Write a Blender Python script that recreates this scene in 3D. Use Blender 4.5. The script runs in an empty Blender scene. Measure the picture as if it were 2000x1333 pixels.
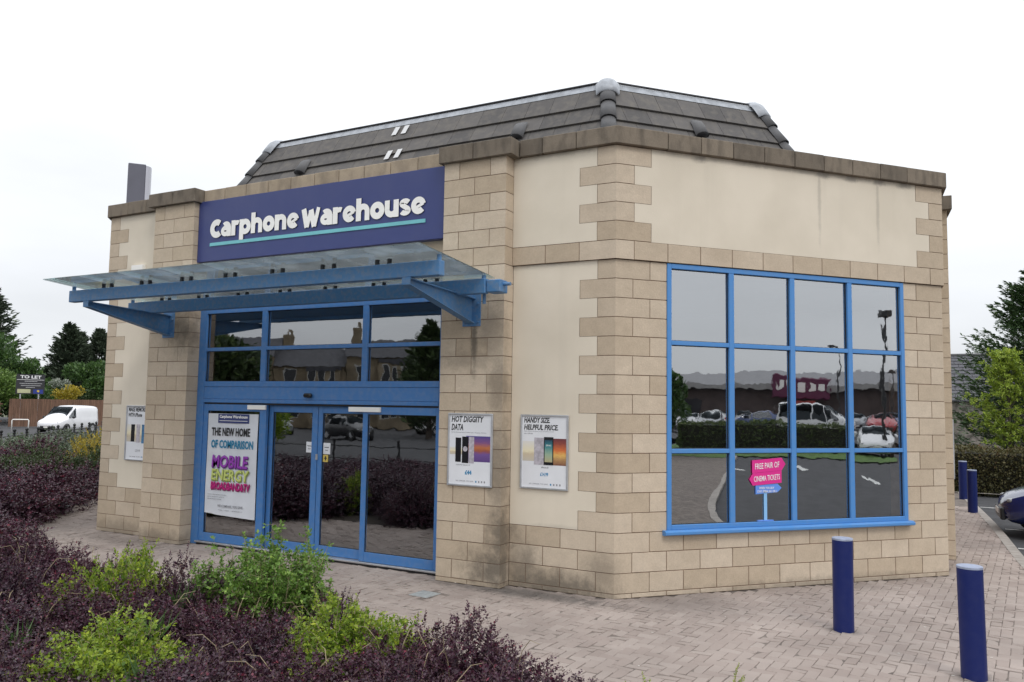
import bpy, bmesh, math, random
import numpy as np
from mathutils import Vector, Matrix
random.seed(7); RNG = np.random.default_rng(11)
SC = bpy.context.scene; COL = SC.collection
# ------------------------------------------------------------------ camera
F, YAW, PIT, ROL = 1583.81, -0.492462, 0.080328, 0.016019
CAM = Vector((3.3597, -8.7831, 2.0939))
fw = Vector((math.sin(YAW)*math.cos(PIT), math.cos(YAW)*math.cos(PIT), math.sin(PIT)))
rt = Vector((math.cos(YAW), -math.sin(YAW), 0)); up = rt.cross(fw)
r2 = rt*math.cos(ROL)+up*math.sin(ROL); u2 = -rt*math.sin(ROL)+up*math.cos(ROL)
cd = bpy.data.cameras.new('camera'); cam = bpy.data.objects.new('camera', cd); COL.objects.link(cam)
cd.sensor_width = 36; cd.lens = F/2000*36; cd.clip_end = 600; cd.clip_start = .05
M = Matrix((r2, u2, -fw)).transposed().to_4x4(); M.translation = CAM; cam.matrix_world = M
SC.camera = cam
# ------------------------------------------------------------------ sky, sun, exposure
SUN_EL, SUN_DIR = math.radians(48), Vector((.72, -.55, 0)).normalized()
W = bpy.data.worlds.new('World'); SC.world = W; W.use_nodes = True
nt = W.node_tree; nt.nodes.clear(); N = nt.nodes.new; LK = nt.links.new
out = N('ShaderNodeOutputWorld'); bg = N('ShaderNodeBackground'); LK(bg.outputs[0], out.inputs[0])
tc = N('ShaderNodeTexCoord'); sx = N('ShaderNodeSeparateXYZ'); LK(tc.outputs['Generated'], sx.inputs[0])
mx = N('ShaderNodeMath'); mx.operation = 'MAXIMUM'; LK(sx.outputs['Z'], mx.inputs[0]); mx.inputs[1].default_value = 0
ma = N('ShaderNodeMath'); ma.operation = 'MULTIPLY_ADD'; LK(mx.outputs[0], ma.inputs[0]); ma.inputs[1].default_value = 1.0; ma.inputs[2].default_value = .80
nz = N('ShaderNodeTexNoise'); nz.inputs['Scale'].default_value = 2.2; nz.inputs['Detail'].default_value = 4
mp = N('ShaderNodeMapping'); mp.inputs['Scale'].default_value = (1, 1, 3.5); LK(tc.outputs['Generated'], mp.inputs[0]); LK(mp.outputs[0], nz.inputs[0])
mr = N('ShaderNodeMapRange'); LK(nz.outputs[0], mr.inputs[0]); mr.inputs[1].default_value = .3; mr.inputs[2].default_value = .7; mr.inputs[3].default_value = .89; mr.inputs[4].default_value = 1.07
mm = N('ShaderNodeMath'); mm.operation = 'MULTIPLY'; LK(ma.outputs[0], mm.inputs[0]); LK(mr.outputs[0], mm.inputs[1])
tint = N('ShaderNodeVectorMath'); tint.operation = 'SCALE'; tint.inputs[0].default_value = (.965, .99, 1.03); LK(mm.outputs[0], tint.inputs['Scale'])
sky = N('ShaderNodeTexSky'); sky.sky_type = 'NISHITA'; sky.sun_disc = False; sky.sun_elevation = SUN_EL; sky.sun_rotation = math.atan2(SUN_DIR.x, SUN_DIR.y)
sk = N('ShaderNodeVectorMath'); sk.operation = 'SCALE'; sk.inputs['Scale'].default_value = .1; LK(sky.outputs[0], sk.inputs[0])
mix = N('ShaderNodeMix'); mix.data_type = 'RGBA'; mix.inputs['Factor'].default_value = .06
LK(tint.outputs[0], mix.inputs['A']); LK(sk.outputs[0], mix.inputs['B']); LK(mix.outputs['Result'], bg.inputs['Color'])
bg.inputs['Strength'].default_value = 1.0
sl = bpy.data.lights.new('sun', 'SUN'); sl.energy = .75; sl.angle = math.radians(14); sl.color = (1, .96, .9)
so = bpy.data.objects.new('sun', sl); COL.objects.link(so)
sv = Vector((SUN_DIR.x*math.cos(SUN_EL), SUN_DIR.y*math.cos(SUN_EL), math.sin(SUN_EL)))
so.rotation_euler = sv.to_track_quat('Z', 'Y').to_euler(); so.location = (6, -6, 14)
SC.view_settings.view_transform = 'Standard'; SC.view_settings.look = 'None'; SC.view_settings.exposure = 0.12; SC.view_settings.gamma = 1
SC.view_settings.use_curve_mapping = False
SC.render.engine = 'CYCLES'; SC.cycles.transparent_max_bounces = 16; SC.cycles.max_bounces = 8

# ------------------------------------------------------------------ helpers
PHI = 0.833204; TOT = 9.1; LB = 4.95; GZ = -.055
def srgb(r, g, b):
    f = lambda c: (c/255/12.92) if c/255 <= .04045 else ((c/255+.055)/1.055)**2.4
    return (f(r), f(g), f(b))
def link(o): COL.objects.link(o); return o
def thing(name, label, cat, loc=(0, 0, 0), rz=0, group=None):
    o = bpy.data.objects.new(name, None); link(o); o.location = loc; o.rotation_euler = (0, 0, rz); o.empty_display_size = .2
    o['label'] = label; o['category'] = cat
    if group: o['group'] = group
    return o
def tag(o, label, cat, group=None):
    o['label'] = label; o['category'] = cat
    if group: o['group'] = group
    return o
def obj(name, me, m=None, parent=None, loc=None, rz=None):
    if isinstance(me, bmesh.types.BMesh):
        bm = me; me = bpy.data.meshes.new(name); bm.to_mesh(me); bm.free()
    o = bpy.data.objects.new(name, me); link(o)
    if m is not None and len(me.materials) == 0:
        for q in (m if isinstance(m, (list, tuple)) else [m]): me.materials.append(q)
    if parent: o.parent = parent
    if loc is not None: o.location = loc
    if rz is not None: o.rotation_euler = (0, 0, rz)
    return o
def box(bm, x0, x1, y0, y1, z0, z1, mi=0, bev=0):
    vs = [bm.verts.new(p) for p in ((x0, y0, z0), (x1, y0, z0), (x1, y1, z0), (x0, y1, z0), (x0, y0, z1), (x1, y0, z1), (x1, y1, z1), (x0, y1, z1))]
    fs = [bm.faces.new([vs[i] for i in q]) for q in ((0, 3, 2, 1), (4, 5, 6, 7), (0, 1, 5, 4), (1, 2, 6, 5), (2, 3, 7, 6), (3, 0, 4, 7))]
    for f in fs: f.material_index = mi
    if bev: bmesh.ops.bevel(bm, geom=list({e for f in fs for e in f.edges}), offset=bev, segments=1, affect='EDGES')
def bxm(x0, x1, y0, y1, z0, z1, bev=0):
    bm = bmesh.new(); box(bm, x0, x1, y0, y1, z0, z1, 0, bev); return bm
def prism(bm, poly, z0, z1, bev=0):
    a = [bm.verts.new((p[0], p[1], z0)) for p in poly]; b = [bm.verts.new((p[0], p[1], z1)) for p in poly]
    n = len(poly); fs = [bm.faces.new(a[::-1]), bm.faces.new(b)]
    for i in range(n): fs.append(bm.faces.new((a[i], a[(i+1) % n], b[(i+1) % n], b[i])))
    bmesh.ops.recalc_face_normals(bm, faces=fs)
    if bev: bmesh.ops.bevel(bm, geom=list({e for f in fs for e in f.edges}), offset=bev, segments=1, affect='EDGES')
def tube(bm, pts, r, seg=8, cap=True):
    pts = [Vector(p) for p in pts]; rings = []
    rs = r if isinstance(r, (list, tuple)) else [r]*len(pts)
    for i, p in enumerate(pts):
        d = (pts[min(i+1, len(pts)-1)]-pts[max(i-1, 0)]).normalized()
        a = d.orthogonal().normalized() if i == 0 else (pa - d*pa.dot(d)).normalized(); pa = a; b = d.cross(a)
        rings.append([bm.verts.new(p+(a*math.cos(2*math.pi*k/seg)+b*math.sin(2*math.pi*k/seg))*rs[i]) for k in range(seg)])
    for i in range(len(rings)-1):
        for k in range(seg): bm.faces.new((rings[i][k], rings[i][(k+1) % seg], rings[i+1][(k+1) % seg], rings[i+1][k]))
    if cap: bm.faces.new(rings[0][::-1]); bm.faces.new(rings[-1])
def quadm(pts):
    bm = bmesh.new(); bm.faces.new([bm.verts.new(p) for p in pts]); return bm
def smooth(o):
    for p in o.data.polygons: p.use_smooth = True
    return o
# ---- materials
def newmat(name):
    m = bpy.data.materials.new(name); m.use_nodes = True; t = m.node_tree; b = t.nodes['Principled BSDF']; return m, t, b
def setp(b, **k):
    for a, v in k.items():
        n = {'rough': 'Roughness', 'metal': 'Metallic', 'spec': 'Specular IOR Level', 'coat': 'Coat Weight', 'trans': 'Transmission Weight', 'emit': 'Emission Strength', 'sub': 'Subsurface Weight'}[a]; b.inputs[n].default_value = v
def noisecol(t, c1, c2, scale, detail=4, vec=None, lo=.35, hi=.65, stretch=None):
    n = t.nodes.new('ShaderNodeTexNoise'); n.inputs['Scale'].default_value = scale; n.inputs['Detail'].default_value = detail
    g = t.nodes.new('ShaderNodeNewGeometry')
    if stretch:
        mp = t.nodes.new('ShaderNodeMapping'); mp.inputs['Scale'].default_value = stretch; t.links.new(g.outputs['Position'], mp.inputs[0]); t.links.new(mp.outputs[0], n.inputs['Vector'])
    else: t.links.new(g.outputs['Position'], n.inputs['Vector'])
    r = t.nodes.new('ShaderNodeMapRange'); t.links.new(n.outputs[0], r.inputs[0]); r.inputs[1].default_value = lo; r.inputs[2].default_value = hi
    m = t.nodes.new('ShaderNodeMix'); m.data_type = 'RGBA'; t.links.new(r.outputs[0], m.inputs['Factor'])
    for s, c in (('A', c1), ('B', c2)):
        if isinstance(c, tuple): m.inputs[s].default_value = (*c, 1)
        else: t.links.new(c, m.inputs[s])
    return m.outputs['Result'], n, g
def bump(t, b, scale, dist, strength=.5, detail=3):
    n = t.nodes.new('ShaderNodeTexNoise'); n.inputs['Scale'].default_value = scale; n.inputs['Detail'].default_value = detail
    g = t.nodes.new('ShaderNodeNewGeometry'); t.links.new(g.outputs['Position'], n.inputs['Vector'])
    u = t.nodes.new('ShaderNodeBump'); u.inputs['Strength'].default_value = strength; u.inputs['Distance'].default_value = dist
    t.links.new(n.outputs[0], u.inputs['Height']); t.links.new(u.outputs[0], b.inputs['Normal'])
def mat(name, c, rough=.6, var=.12, scale=3., bmp=None, spec=.5, metal=0, stretch=None, coat=0):
    m, t, b = newmat(name); setp(b, rough=rough, spec=spec, metal=metal, coat=coat)
    if var:
        o, n, g = noisecol(t, tuple(x*(1-var) for x in c), tuple(min(1, x*(1+var)) for x in c), scale, stretch=stretch); t.links.new(o, b.inputs['Base Color'])
    else: b.inputs['Base Color'].default_value = (*c, 1)
    if bmp: bump(t, b, *bmp)
    return m
def mulcol(t, col, fac_out, dark):      # mix col towards dark by factor
    m = t.nodes.new('ShaderNodeMix'); m.data_type = 'RGBA'; t.links.new(fac_out, m.inputs['Factor']); t.links.new(col, m.inputs['A'])
    m.inputs['B'].default_value = (*dark, 1); return m.outputs['Result']
def blobs(t, L):                         # dark patches, dirt and painted bollard contact shade: (cx,cy,cz, rx,ry,rz, strength)
    g = t.nodes.new('ShaderNodeNewGeometry'); n = t.nodes.new('ShaderNodeTexNoise'); n.inputs['Scale'].default_value = 8; n.inputs['Detail'].default_value = 9; n.inputs['Roughness'].default_value = .7
    t.links.new(g.outputs['Position'], n.inputs['Vector']); acc = None
    for cx, cy, cz, rx, ry, rz, s in L:
        a = t.nodes.new('ShaderNodeVectorMath'); a.operation = 'SUBTRACT'; t.links.new(g.outputs['Position'], a.inputs[0]); a.inputs[1].default_value = (cx, cy, cz)
        d = t.nodes.new('ShaderNodeVectorMath'); d.operation = 'DIVIDE'; t.links.new(a.outputs[0], d.inputs[0]); d.inputs[1].default_value = (rx, ry, rz)
        l = t.nodes.new('ShaderNodeVectorMath'); l.operation = 'LENGTH'; t.links.new(d.outputs[0], l.inputs[0])
        k = t.nodes.new('ShaderNodeMath'); k.operation = 'MULTIPLY_ADD'; t.links.new(n.outputs[0], k.inputs[0]); k.inputs[1].default_value = -1.6; t.links.new(l.outputs['Value'], k.inputs[2])
        r = t.nodes.new('ShaderNodeMapRange'); r.interpolation_type = 'SMOOTHSTEP'; t.links.new(k.outputs[0], r.inputs[0])
        r.inputs[1].default_value = -.65; r.inputs[2].default_value = .35; r.inputs[3].default_value = s; r.inputs[4].default_value = 0
        if acc is None: acc = r.outputs[0]
        else:
            q = t.nodes.new('ShaderNodeMath'); q.operation = 'MAXIMUM'; t.links.new(acc, q.inputs[0]); t.links.new(r.outputs[0], q.inputs[1]); acc = q.outputs[0]
    return acc
def attr(t, n='v'):
    a = t.nodes.new('ShaderNodeAttribute'); a.attribute_name = n; return a.outputs['Fac']
def stone_mat(name, c1, c2, dirt, blob=None, rough=.85, bscale=60):
    m, t, b = newmat(name); setp(b, rough=rough, spec=.25)
    r = t.nodes.new('ShaderNodeMix'); r.data_type = 'RGBA'; t.links.new(attr(t), r.inputs['Factor']); r.inputs['A'].default_value = (*c1, 1); r.inputs['B'].default_value = (*c2, 1)
    n = t.nodes.new('ShaderNodeTexNoise'); n.inputs['Scale'].default_value = 7; n.inputs['Detail'].default_value = 8; n.inputs['Roughness'].default_value = .65
    g = t.nodes.new('ShaderNodeNewGeometry'); mp = t.nodes.new('ShaderNodeMapping'); mp.inputs['Scale'].default_value = (1, 1, 1.2); t.links.new(g.outputs['Position'], mp.inputs[0]); t.links.new(mp.outputs[0], n.inputs['Vector'])
    rr = t.nodes.new('ShaderNodeMapRange'); t.links.new(n.outputs[0], rr.inputs[0]); rr.inputs[1].default_value = .3; rr.inputs[2].default_value = .7; rr.inputs[3].default_value = .92; rr.inputs[4].default_value = 1.06
    s = t.nodes.new('ShaderNodeVectorMath'); s.operation = 'SCALE'; t.links.new(r.outputs['Result'], s.inputs[0]); t.links.new(rr.outputs[0], s.inputs['Scale'])
    col = s.outputs[0]
    if dirt:
        n2 = t.nodes.new('ShaderNodeTexNoise'); n2.inputs['Scale'].default_value = dirt[0]; n2.inputs['Detail'].default_value = 7; mp2 = t.nodes.new('ShaderNodeMapping'); mp2.inputs['Scale'].default_value = dirt[3] if len(dirt) > 3 else (1, 1, 1)
        t.links.new(g.outputs['Position'], mp2.inputs[0]); t.links.new(mp2.outputs[0], n2.inputs['Vector'])
        r3 = t.nodes.new('ShaderNodeMapRange'); t.links.new(n2.outputs[0], r3.inputs[0]); r3.inputs[1].default_value = .45; r3.inputs[2].default_value = .72; r3.inputs[4].default_value = dirt[1]
        col = mulcol(t, col, r3.outputs[0], dirt[2])
    if blob: col = mulcol(t, col, blobs(t, blob), (.085, .075, .062))
    ng = t.nodes.new('ShaderNodeTexNoise'); ng.inputs['Scale'].default_value = 55; ng.inputs['Detail'].default_value = 6; t.links.new(g.outputs['Position'], ng.inputs['Vector'])
    rg = t.nodes.new('ShaderNodeMapRange'); t.links.new(ng.outputs[0], rg.inputs[0]); rg.inputs[1].default_value = .3; rg.inputs[2].default_value = .7; rg.inputs[3].default_value = .94; rg.inputs[4].default_value = 1.05
    sg_ = t.nodes.new('ShaderNodeVectorMath'); sg_.operation = 'SCALE'; t.links.new(col, sg_.inputs[0]); t.links.new(rg.outputs[0], sg_.inputs['Scale']); col = sg_.outputs[0]
    t.links.new(col, b.inputs['Base Color']); bump(t, b, bscale, .005, .5, 5); return m
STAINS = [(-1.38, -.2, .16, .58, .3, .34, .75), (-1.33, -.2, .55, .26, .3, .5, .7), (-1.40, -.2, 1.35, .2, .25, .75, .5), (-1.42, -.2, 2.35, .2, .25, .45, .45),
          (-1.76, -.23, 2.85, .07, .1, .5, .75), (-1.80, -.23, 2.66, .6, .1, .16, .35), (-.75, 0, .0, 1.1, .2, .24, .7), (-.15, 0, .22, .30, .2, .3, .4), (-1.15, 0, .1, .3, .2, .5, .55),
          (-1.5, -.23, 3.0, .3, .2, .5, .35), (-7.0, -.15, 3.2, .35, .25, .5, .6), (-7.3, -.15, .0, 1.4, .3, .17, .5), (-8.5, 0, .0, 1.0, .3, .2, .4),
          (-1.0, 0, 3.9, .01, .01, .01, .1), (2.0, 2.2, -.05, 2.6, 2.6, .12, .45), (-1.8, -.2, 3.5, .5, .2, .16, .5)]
STONE = stone_mat('sandstone_block', (.455, .365, .265), (.60, .505, .395), (1.6, .22, (.33, .25, .17)), STAINS)
COPING = stone_mat('weathered_coping', (.155, .13, .103), (.26, .215, .165), (9, .62, (.07, .06, .05), (1, 1, .35)), None, .95)
COPING_L = stone_mat('pale_coping', (.36, .29, .21), (.42, .34, .25), (6, .5, (.17, .14, .11), (1, 1, .5)), None, .95)
MORTAR = mat('mortar', (.20, .135, .095), .95, .25, 8)
def render_mat():
    m, t, b = newmat('cream_render'); setp(b, rough=.9, spec=.2)
    o, n, g = noisecol(t, (.655, .585, .475), (.725, .65, .535), 1.3, 7)
    n2 = t.nodes.new('ShaderNodeTexNoise'); n2.inputs['Scale'].default_value = 1.0; n2.inputs['Detail'].default_value = 5
    mp = t.nodes.new('ShaderNodeMapping'); mp.inputs['Scale'].default_value = (4, 4, .25); t.links.new(g.outputs['Position'], mp.inputs[0]); t.links.new(mp.outputs[0], n2.inputs['Vector'])
    r = t.nodes.new('ShaderNodeMapRange'); t.links.new(n2.outputs[0], r.inputs[0]); r.inputs[1].default_value = .55; r.inputs[2].default_value = .85; r.inputs[4].default_value = .15
    col = mulcol(t, o, r.outputs[0], (.40, .36, .30))
    tb = lambda s: (math.cos(PHI)*s+.02, math.sin(PHI)*s-.02)
    L = [(*tb(s), 4.9, .035, .035, .8, .30) for s in (2.9, 3.85)]+[(*tb(s), 5.15, .16, .16, .07, .7) for s in (1.13, 2.95, 3.4, 3.88, 4.3)]+[(-.7, 0, 5.16, .9, .1, .05, .35), (*tb(2.5), 5.16, 2.5, 2.5, .04, .45), (-.9, 0, 3.84, .6, .1, .05, .4), (-.7, 0, .68, .5, .1, .05, .2)]
    col = mulcol(t, col, blobs(t, L), (.20, .18, .16))
    t.links.new(col, b.inputs['Base Color']); bump(t, b, 90, .003, .4, 5); return m
CREAM = render_mat()
def paint(name, c, rough=.45, dust=.25, dcol=(.33, .31, .28), sc=14):
    m, t, b = newmat(name); setp(b, rough=rough, spec=.4)
    o, n, g = noisecol(t, c, tuple(a*(1-dust)+d*dust for a, d in zip(c, dcol)), sc, 8, lo=.42, hi=.75); t.links.new(o, b.inputs['Base Color']); return m
BLUE = paint('blue_frame_paint', (.060, .185, .44), .4, .16)
BLUEW = paint('bright_blue_frame_paint', (.075, .245, .56), .4, .10)
BEAM = paint('weathered_blue_steel', (.075, .205, .41), .5, .45, (.26, .27, .27), 22)
NAVY = paint('navy_sign_panel', (.036, .050, .170), .38, .03, sc=3)
BOLL = paint('dark_blue_bollard_paint', (.003, .012, .105), .42, .02)
WHITE = mat('white_letters', (.86, .84, .80), .4, .03, 2)
DARK = mat('dark_plastic', (.012, .012, .014), .4, 0)
TEAL = mat('teal_line', (.16, .48, .52), .4, .05)
ALU = mat('aluminium', (.55, .56, .58), .35, .1, 6, metal=.7)
LEAD = mat('lead_flashing', (.33, .35, .38), .45, .18, 9, spec=.5)
ROOFT = stone_mat('slate_grey_tile', (.095, .090, .088), (.128, .12, .115), (8, .6, (.17, .155, .135)), None, .8, 90)
HIPT = stone_mat('hip_tile', (.095, .096, .10), (.125, .125, .13), (6, .3, (.14, .13, .12)), None, .6, 60)
def glass_mat(name, refl=.30, dark=(.62, .64, .64), wob=.006, wscale=2.6, strength=.35):
    m = bpy.data.materials.new(name); m.use_nodes = True; t = m.node_tree; t.nodes.clear()
    o = t.nodes.new('ShaderNodeOutputMaterial'); mx = t.nodes.new('ShaderNodeMixShader'); tr = t.nodes.new('ShaderNodeBsdfTransparent'); gl = t.nodes.new('ShaderNodeBsdfGlossy')
    tr.inputs[0].default_value = (*dark, 1); gl.inputs['Color'].default_value = (.94, .96, .98, 1); gl.inputs['Roughness'].default_value = .012
    fr = t.nodes.new('ShaderNodeFresnel'); fr.inputs[0].default_value = 1.5
    ad = t.nodes.new('ShaderNodeMath'); ad.operation = 'ADD'; t.links.new(fr.outputs[0], ad.inputs[0]); ad.inputs[1].default_value = refl; ad.use_clamp = True
    bk = t.nodes.new('ShaderNodeNewGeometry'); iv = t.nodes.new('ShaderNodeMath'); iv.operation = 'SUBTRACT'; iv.inputs[0].default_value = 1; t.links.new(bk.outputs['Backfacing'], iv.inputs[1])
    ml = t.nodes.new('ShaderNodeMath'); ml.operation = 'MULTIPLY'; t.links.new(ad.outputs[0], ml.inputs[0]); t.links.new(iv.outputs[0], ml.inputs[1])
    g = t.nodes.new('ShaderNodeNewGeometry'); n = t.nodes.new('ShaderNodeTexNoise'); n.inputs['Scale'].default_value = wscale; n.inputs['Detail'].default_value = 2.5
    t.links.new(g.outputs['Position'], n.inputs['Vector']); u = t.nodes.new('ShaderNodeBump'); u.inputs['Strength'].default_value = strength; u.inputs['Distance'].default_value = wob
    t.links.new(n.outputs[0], u.inputs['Height']); t.links.new(u.outputs[0], gl.inputs['Normal'])
    t.links.new(ml.outputs[0], mx.inputs[0]); t.links.new(tr.outputs[0], mx.inputs[1]); t.links.new(gl.outputs[0], mx.inputs[2]); t.links.new(mx.outputs[0], o.inputs[0]); return m
GLASS = glass_mat('tinted_shop_glass', .44, (.99, .99, .99), .0026)
GLASSD = glass_mat('door_glass', .29, (.9, .9, .9), .0022)
def canopy_glass():
    m = bpy.data.materials.new('dusty_canopy_glass'); m.use_nodes = True; t = m.node_tree; t.nodes.clear()
    o = t.nodes.new('ShaderNodeOutputMaterial'); a = t.nodes.new('ShaderNodeMixShader'); b = t.nodes.new('ShaderNodeMixShader')
    tr = t.nodes.new('ShaderNodeBsdfTransparent'); tr.inputs[0].default_value = (.90, .94, .95, 1)
    tl = t.nodes.new('ShaderNodeBsdfTranslucent'); tl.inputs[0].default_value = (.80, .83, .84, 1)
    gl = t.nodes.new('ShaderNodeBsdfGlossy'); gl.inputs['Roughness'].default_value = .05; gl.inputs['Color'].default_value = (.8, .9, .9, 1)
    g = t.nodes.new('ShaderNodeNewGeometry'); n = t.nodes.new('ShaderNodeTexNoise'); n.inputs['Scale'].default_value = 3; n.inputs['Detail'].default_value = 8; t.links.new(g.outputs['Position'], n.inputs['Vector'])
    r = t.nodes.new('ShaderNodeMapRange'); t.links.new(n.outputs[0], r.inputs[0]); r.inputs[1].default_value = .3; r.inputs[2].default_value = .75; r.inputs[3].default_value = .22; r.inputs[4].default_value = .50
    fr = t.nodes.new('ShaderNodeFresnel'); fr.inputs[0].default_value = 1.45
    t.links.new(r.outputs[0], a.inputs[0]); t.links.new(tr.outputs[0], a.inputs[1]); t.links.new(tl.outputs[0], a.inputs[2])
    t.links.new(fr.outputs[0], b.inputs[0]); t.links.new(a.outputs[0], b.inputs[1]); t.links.new(gl.outputs[0], b.inputs[2]); t.links.new(b.outputs[0], o.inputs[0]); return m
CANOPYG = canopy_glass()
ASPHALT = mat('asphalt', (.050, .050, .054), .9, .2, 2.5, (120, .004, .5))
def setv(me, v):
    a = me.attributes.new('v', 'FLOAT', 'FACE'); a.data.foreach_set('value', [v]*len(me.polygons))

# ------------------------------------------------------------------ frames of reference of the facades
tB = Vector((math.cos(PHI), math.sin(PHI))); nB = Vector((math.sin(PHI), -math.cos(PHI)))
Ecor = tB*LB
def PA(s, o): return Vector((-s, -o))
def PB(s, o): return tB*s+nB*o
def MO(o): return Vector((o*math.tan(PHI/2), -o))
midB = tB*(LB/2)
def mirB(p): d = (p-midB).dot(tB); return p-tB*(2*d)            # mirror that maps facade A to the far side facade
def mirA(p): return Vector((-TOT-p.x, p.y))                      # mirror of facade A about its middle
ident = lambda p: p
C = .225
# ================================================================== THE BUILDING
shop = thing('shop_building', 'single storey sandstone and cream rendered shop with canted corner and grey tiled roof', 'building', (0, 0, GZ))
PAR = Vector((0, 0, GZ))
wall_bm = bmesh.new()
def wallprism(poly, z0, z1): prism(wall_bm, [(p.x, p.y) for p in poly], z0-GZ, z1-GZ)
blocks = []      # (poly, z0, z1, material)
J = .0045
def add_block(poly, z0, z1, m=None): blocks.append((poly, z0+J, z1-J, m or STONE))
def seg(Pf, s0, s1, o, d=.09, tr=ident, j0=True, j1=True):
    a = s0+(J if j0 else 0); b = s1-(J if j1 else 0)
    return [tr(p) for p in (Pf(a, o), Pf(b, o), Pf(b, -d), Pf(a, -d))]
def corner(a, b, o, d=.09, tr=ident):
    return [tr(p) for p in (PA(a-J, o), MO(o), PB(b-J, o), PB(b-J, -d), MO(-d), PA(a-J, -d))]
def runrow(Pf, s0, s1, joints, o, z0, z1, tr=ident, m=None):
    js = [s0]+[j for j in joints if s0+.03 < j < s1-.03]+[s1]
    for a, b in zip(js[:-1], js[1:]): add_block(seg(Pf, a, b, o, tr=tr), z0, z1, m)
def mB(p): return mirB(p)
def jo(par, n=14): return [(.225 if par else .45)+.45*i for i in range(-1, n)]
def corner_course(k, a, b, o, tr=ident, z0=None, z1=None): add_block(corner(a, b, o, tr=tr), z0 if z0 is not None else k*C, z1 if z1 is not None else (k+1)*C)
# --- facade A right part + corner O + facade B + corner E
def sideA(tr, withB):
    for k in range(-1, 23):
        z0, z1 = (GZ, 0) if k < 0 else (k*C, (k+1)*C); even = (k % 2 == 0)
        a, b = (.225, .45) if even else (.45, .225)
        if k < 0: a, b = .45, .225
        o = .03 if k >= 17 else 0
        if k == 17: a, b = .45, .225
        corner_course(k, a, b, o, tr, z0, z1)
        if k < 3 or k == 17:
            ja = [a+.45*i for i in range(1, 4)]
            runrow(PA, a, 1.35, ja, o, z0, z1, tr)
for_side = [ident]
sideA(ident, True); sideA(mirB, False); sideA(mirA, False)
for k in range(-1, 23):
    z0, z1 = (GZ, 0) if k < 0 else (k*C, (k+1)*C); b = .45 if k % 2 == 0 else .225
    if k < 0: b = .225
    o = .03 if k >= 17 else 0
    if k < 3 or k == 17: runrow(PB, b, LB-b, [b+.45*i for i in range(1, 12)], o, z0, z1)
    elif k < 17:
        for tr in (ident, mirB): add_block(seg(PB, b, .675, 0, tr=tr, j1=False), z0, z1)
# --- pilasters
def pilaster(s0, s1, tr=ident):
    D = .225
    for k in range(-1, 23):
        z0, z1 = (GZ, 0) if k < 0 else (k*C, (k+1)*C)
        w = .225 if k % 2 == 0 else .45
        def L(sa, sb): return [tr(p) for p in (PA(sa, 0), PA(sa, D), PA(sb-J, D), PA(sb-J, D-.06), PA(sa+.06, D-.06), PA(sa+.06, 0))]
        def R(sa, sb): return [tr(p) for p in (PA(sb, 0), PA(sb, D), PA(sa+J, D), PA(sa+J, D-.06), PA(sb-.06, D-.06), PA(sb-.06, 0))]
        add_block(L(s0, s0+w), z0, z1); add_block(R(s1-w, s1), z0, z1)
        if w == .225: add_block([tr(PA(s, o)) for s, o in ((s0+w+J, D), (s1-w-J, D), (s1-w-J, D-.06), (s0+w+J, D-.06))], z0, z1)
    wallprism([tr(PA(s, o)) for s, o in ((s0+.006, -.1), (s0+.006, D-.006), (s1-.006, D-.006), (s1-.006, -.1))], GZ, 5.18)
pilaster(1.35, 2.25); pilaster(6.85, 7.75); pilaster(1.35, 2.25, mirB)
# --- backing of mortar (also gives the walls their thickness)
e = .006
for tr in (ident, mirB, mirA):
    for z0, z1, o in ((GZ, 17*C, -e), (17*C+.004, 5.18, .03-e)):
        wallprism([tr(p) for p in (PA(1.35, o), MO(o), PB(.66, o), PB(.66, -.3), MO(-.3), PA(1.35, -.3))], z0, z1)
for s0, s1, z0, z1, o in ((.66, LB-.66, GZ, .672, -e), (.66, LB-.66, 3.829, 5.18, .03-e)):
    wallprism([PB(s0, o), PB(s1, o), PB(s1, -.3), PB(s0, -.3)], z0, z1)
wallprism([PA(1.36, -.05), PA(2.25, -.05), PA(2.25, -.3), PA(1.36, -.3)], GZ, 5.18)
wallprism([PA(6.85, -.05), PA(7.74, -.05), PA(7.74, -.3), PA(6.85, -.3)], GZ, 5.18)
Fc = mirB(PA(TOT, 0)); Mc = mirA(Ecor); Lc = Vector((-TOT, 0))
wallprism([mirB(PA(1.36, -.01)), mirB(PA(TOT, -.01)), mirB(PA(TOT, -.3)), mirB(PA(1.36, -.3))], GZ, 5.18)
inn = [Vector((-TOT, 0)), Mc, Vector((Mc.x+.87, 12.7)), Fc]
n1 = (Mc-Lc).normalized()
wallprism([mirA(PB(.7, -.005)), mirA(PB(LB, -.005)), mirA(PB(LB, -.3)), mirA(PB(.7, -.3))], GZ, 5.18)
wallprism([Mc, inn[2], inn[2]+Vector((.3, 0)), Mc+Vector((.3, 0))], GZ, 5.18)
wallprism([inn[2], Fc, Fc-Vector((0, .3)), inn[2]-Vector((0, .3))], GZ, 5.18)
wall = obj('wall', wall_bm, MORTAR, shop)
LINTEL = bmesh.new(); prism(LINTEL, [(-6.85, -.02), (-2.25, -.02), (-2.25, .3), (-6.85, .3)], 3.52-GZ, 5.18-GZ)
lo = obj('lintel', LINTEL, STONE, shop); setv(lo.data, .3)
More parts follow.
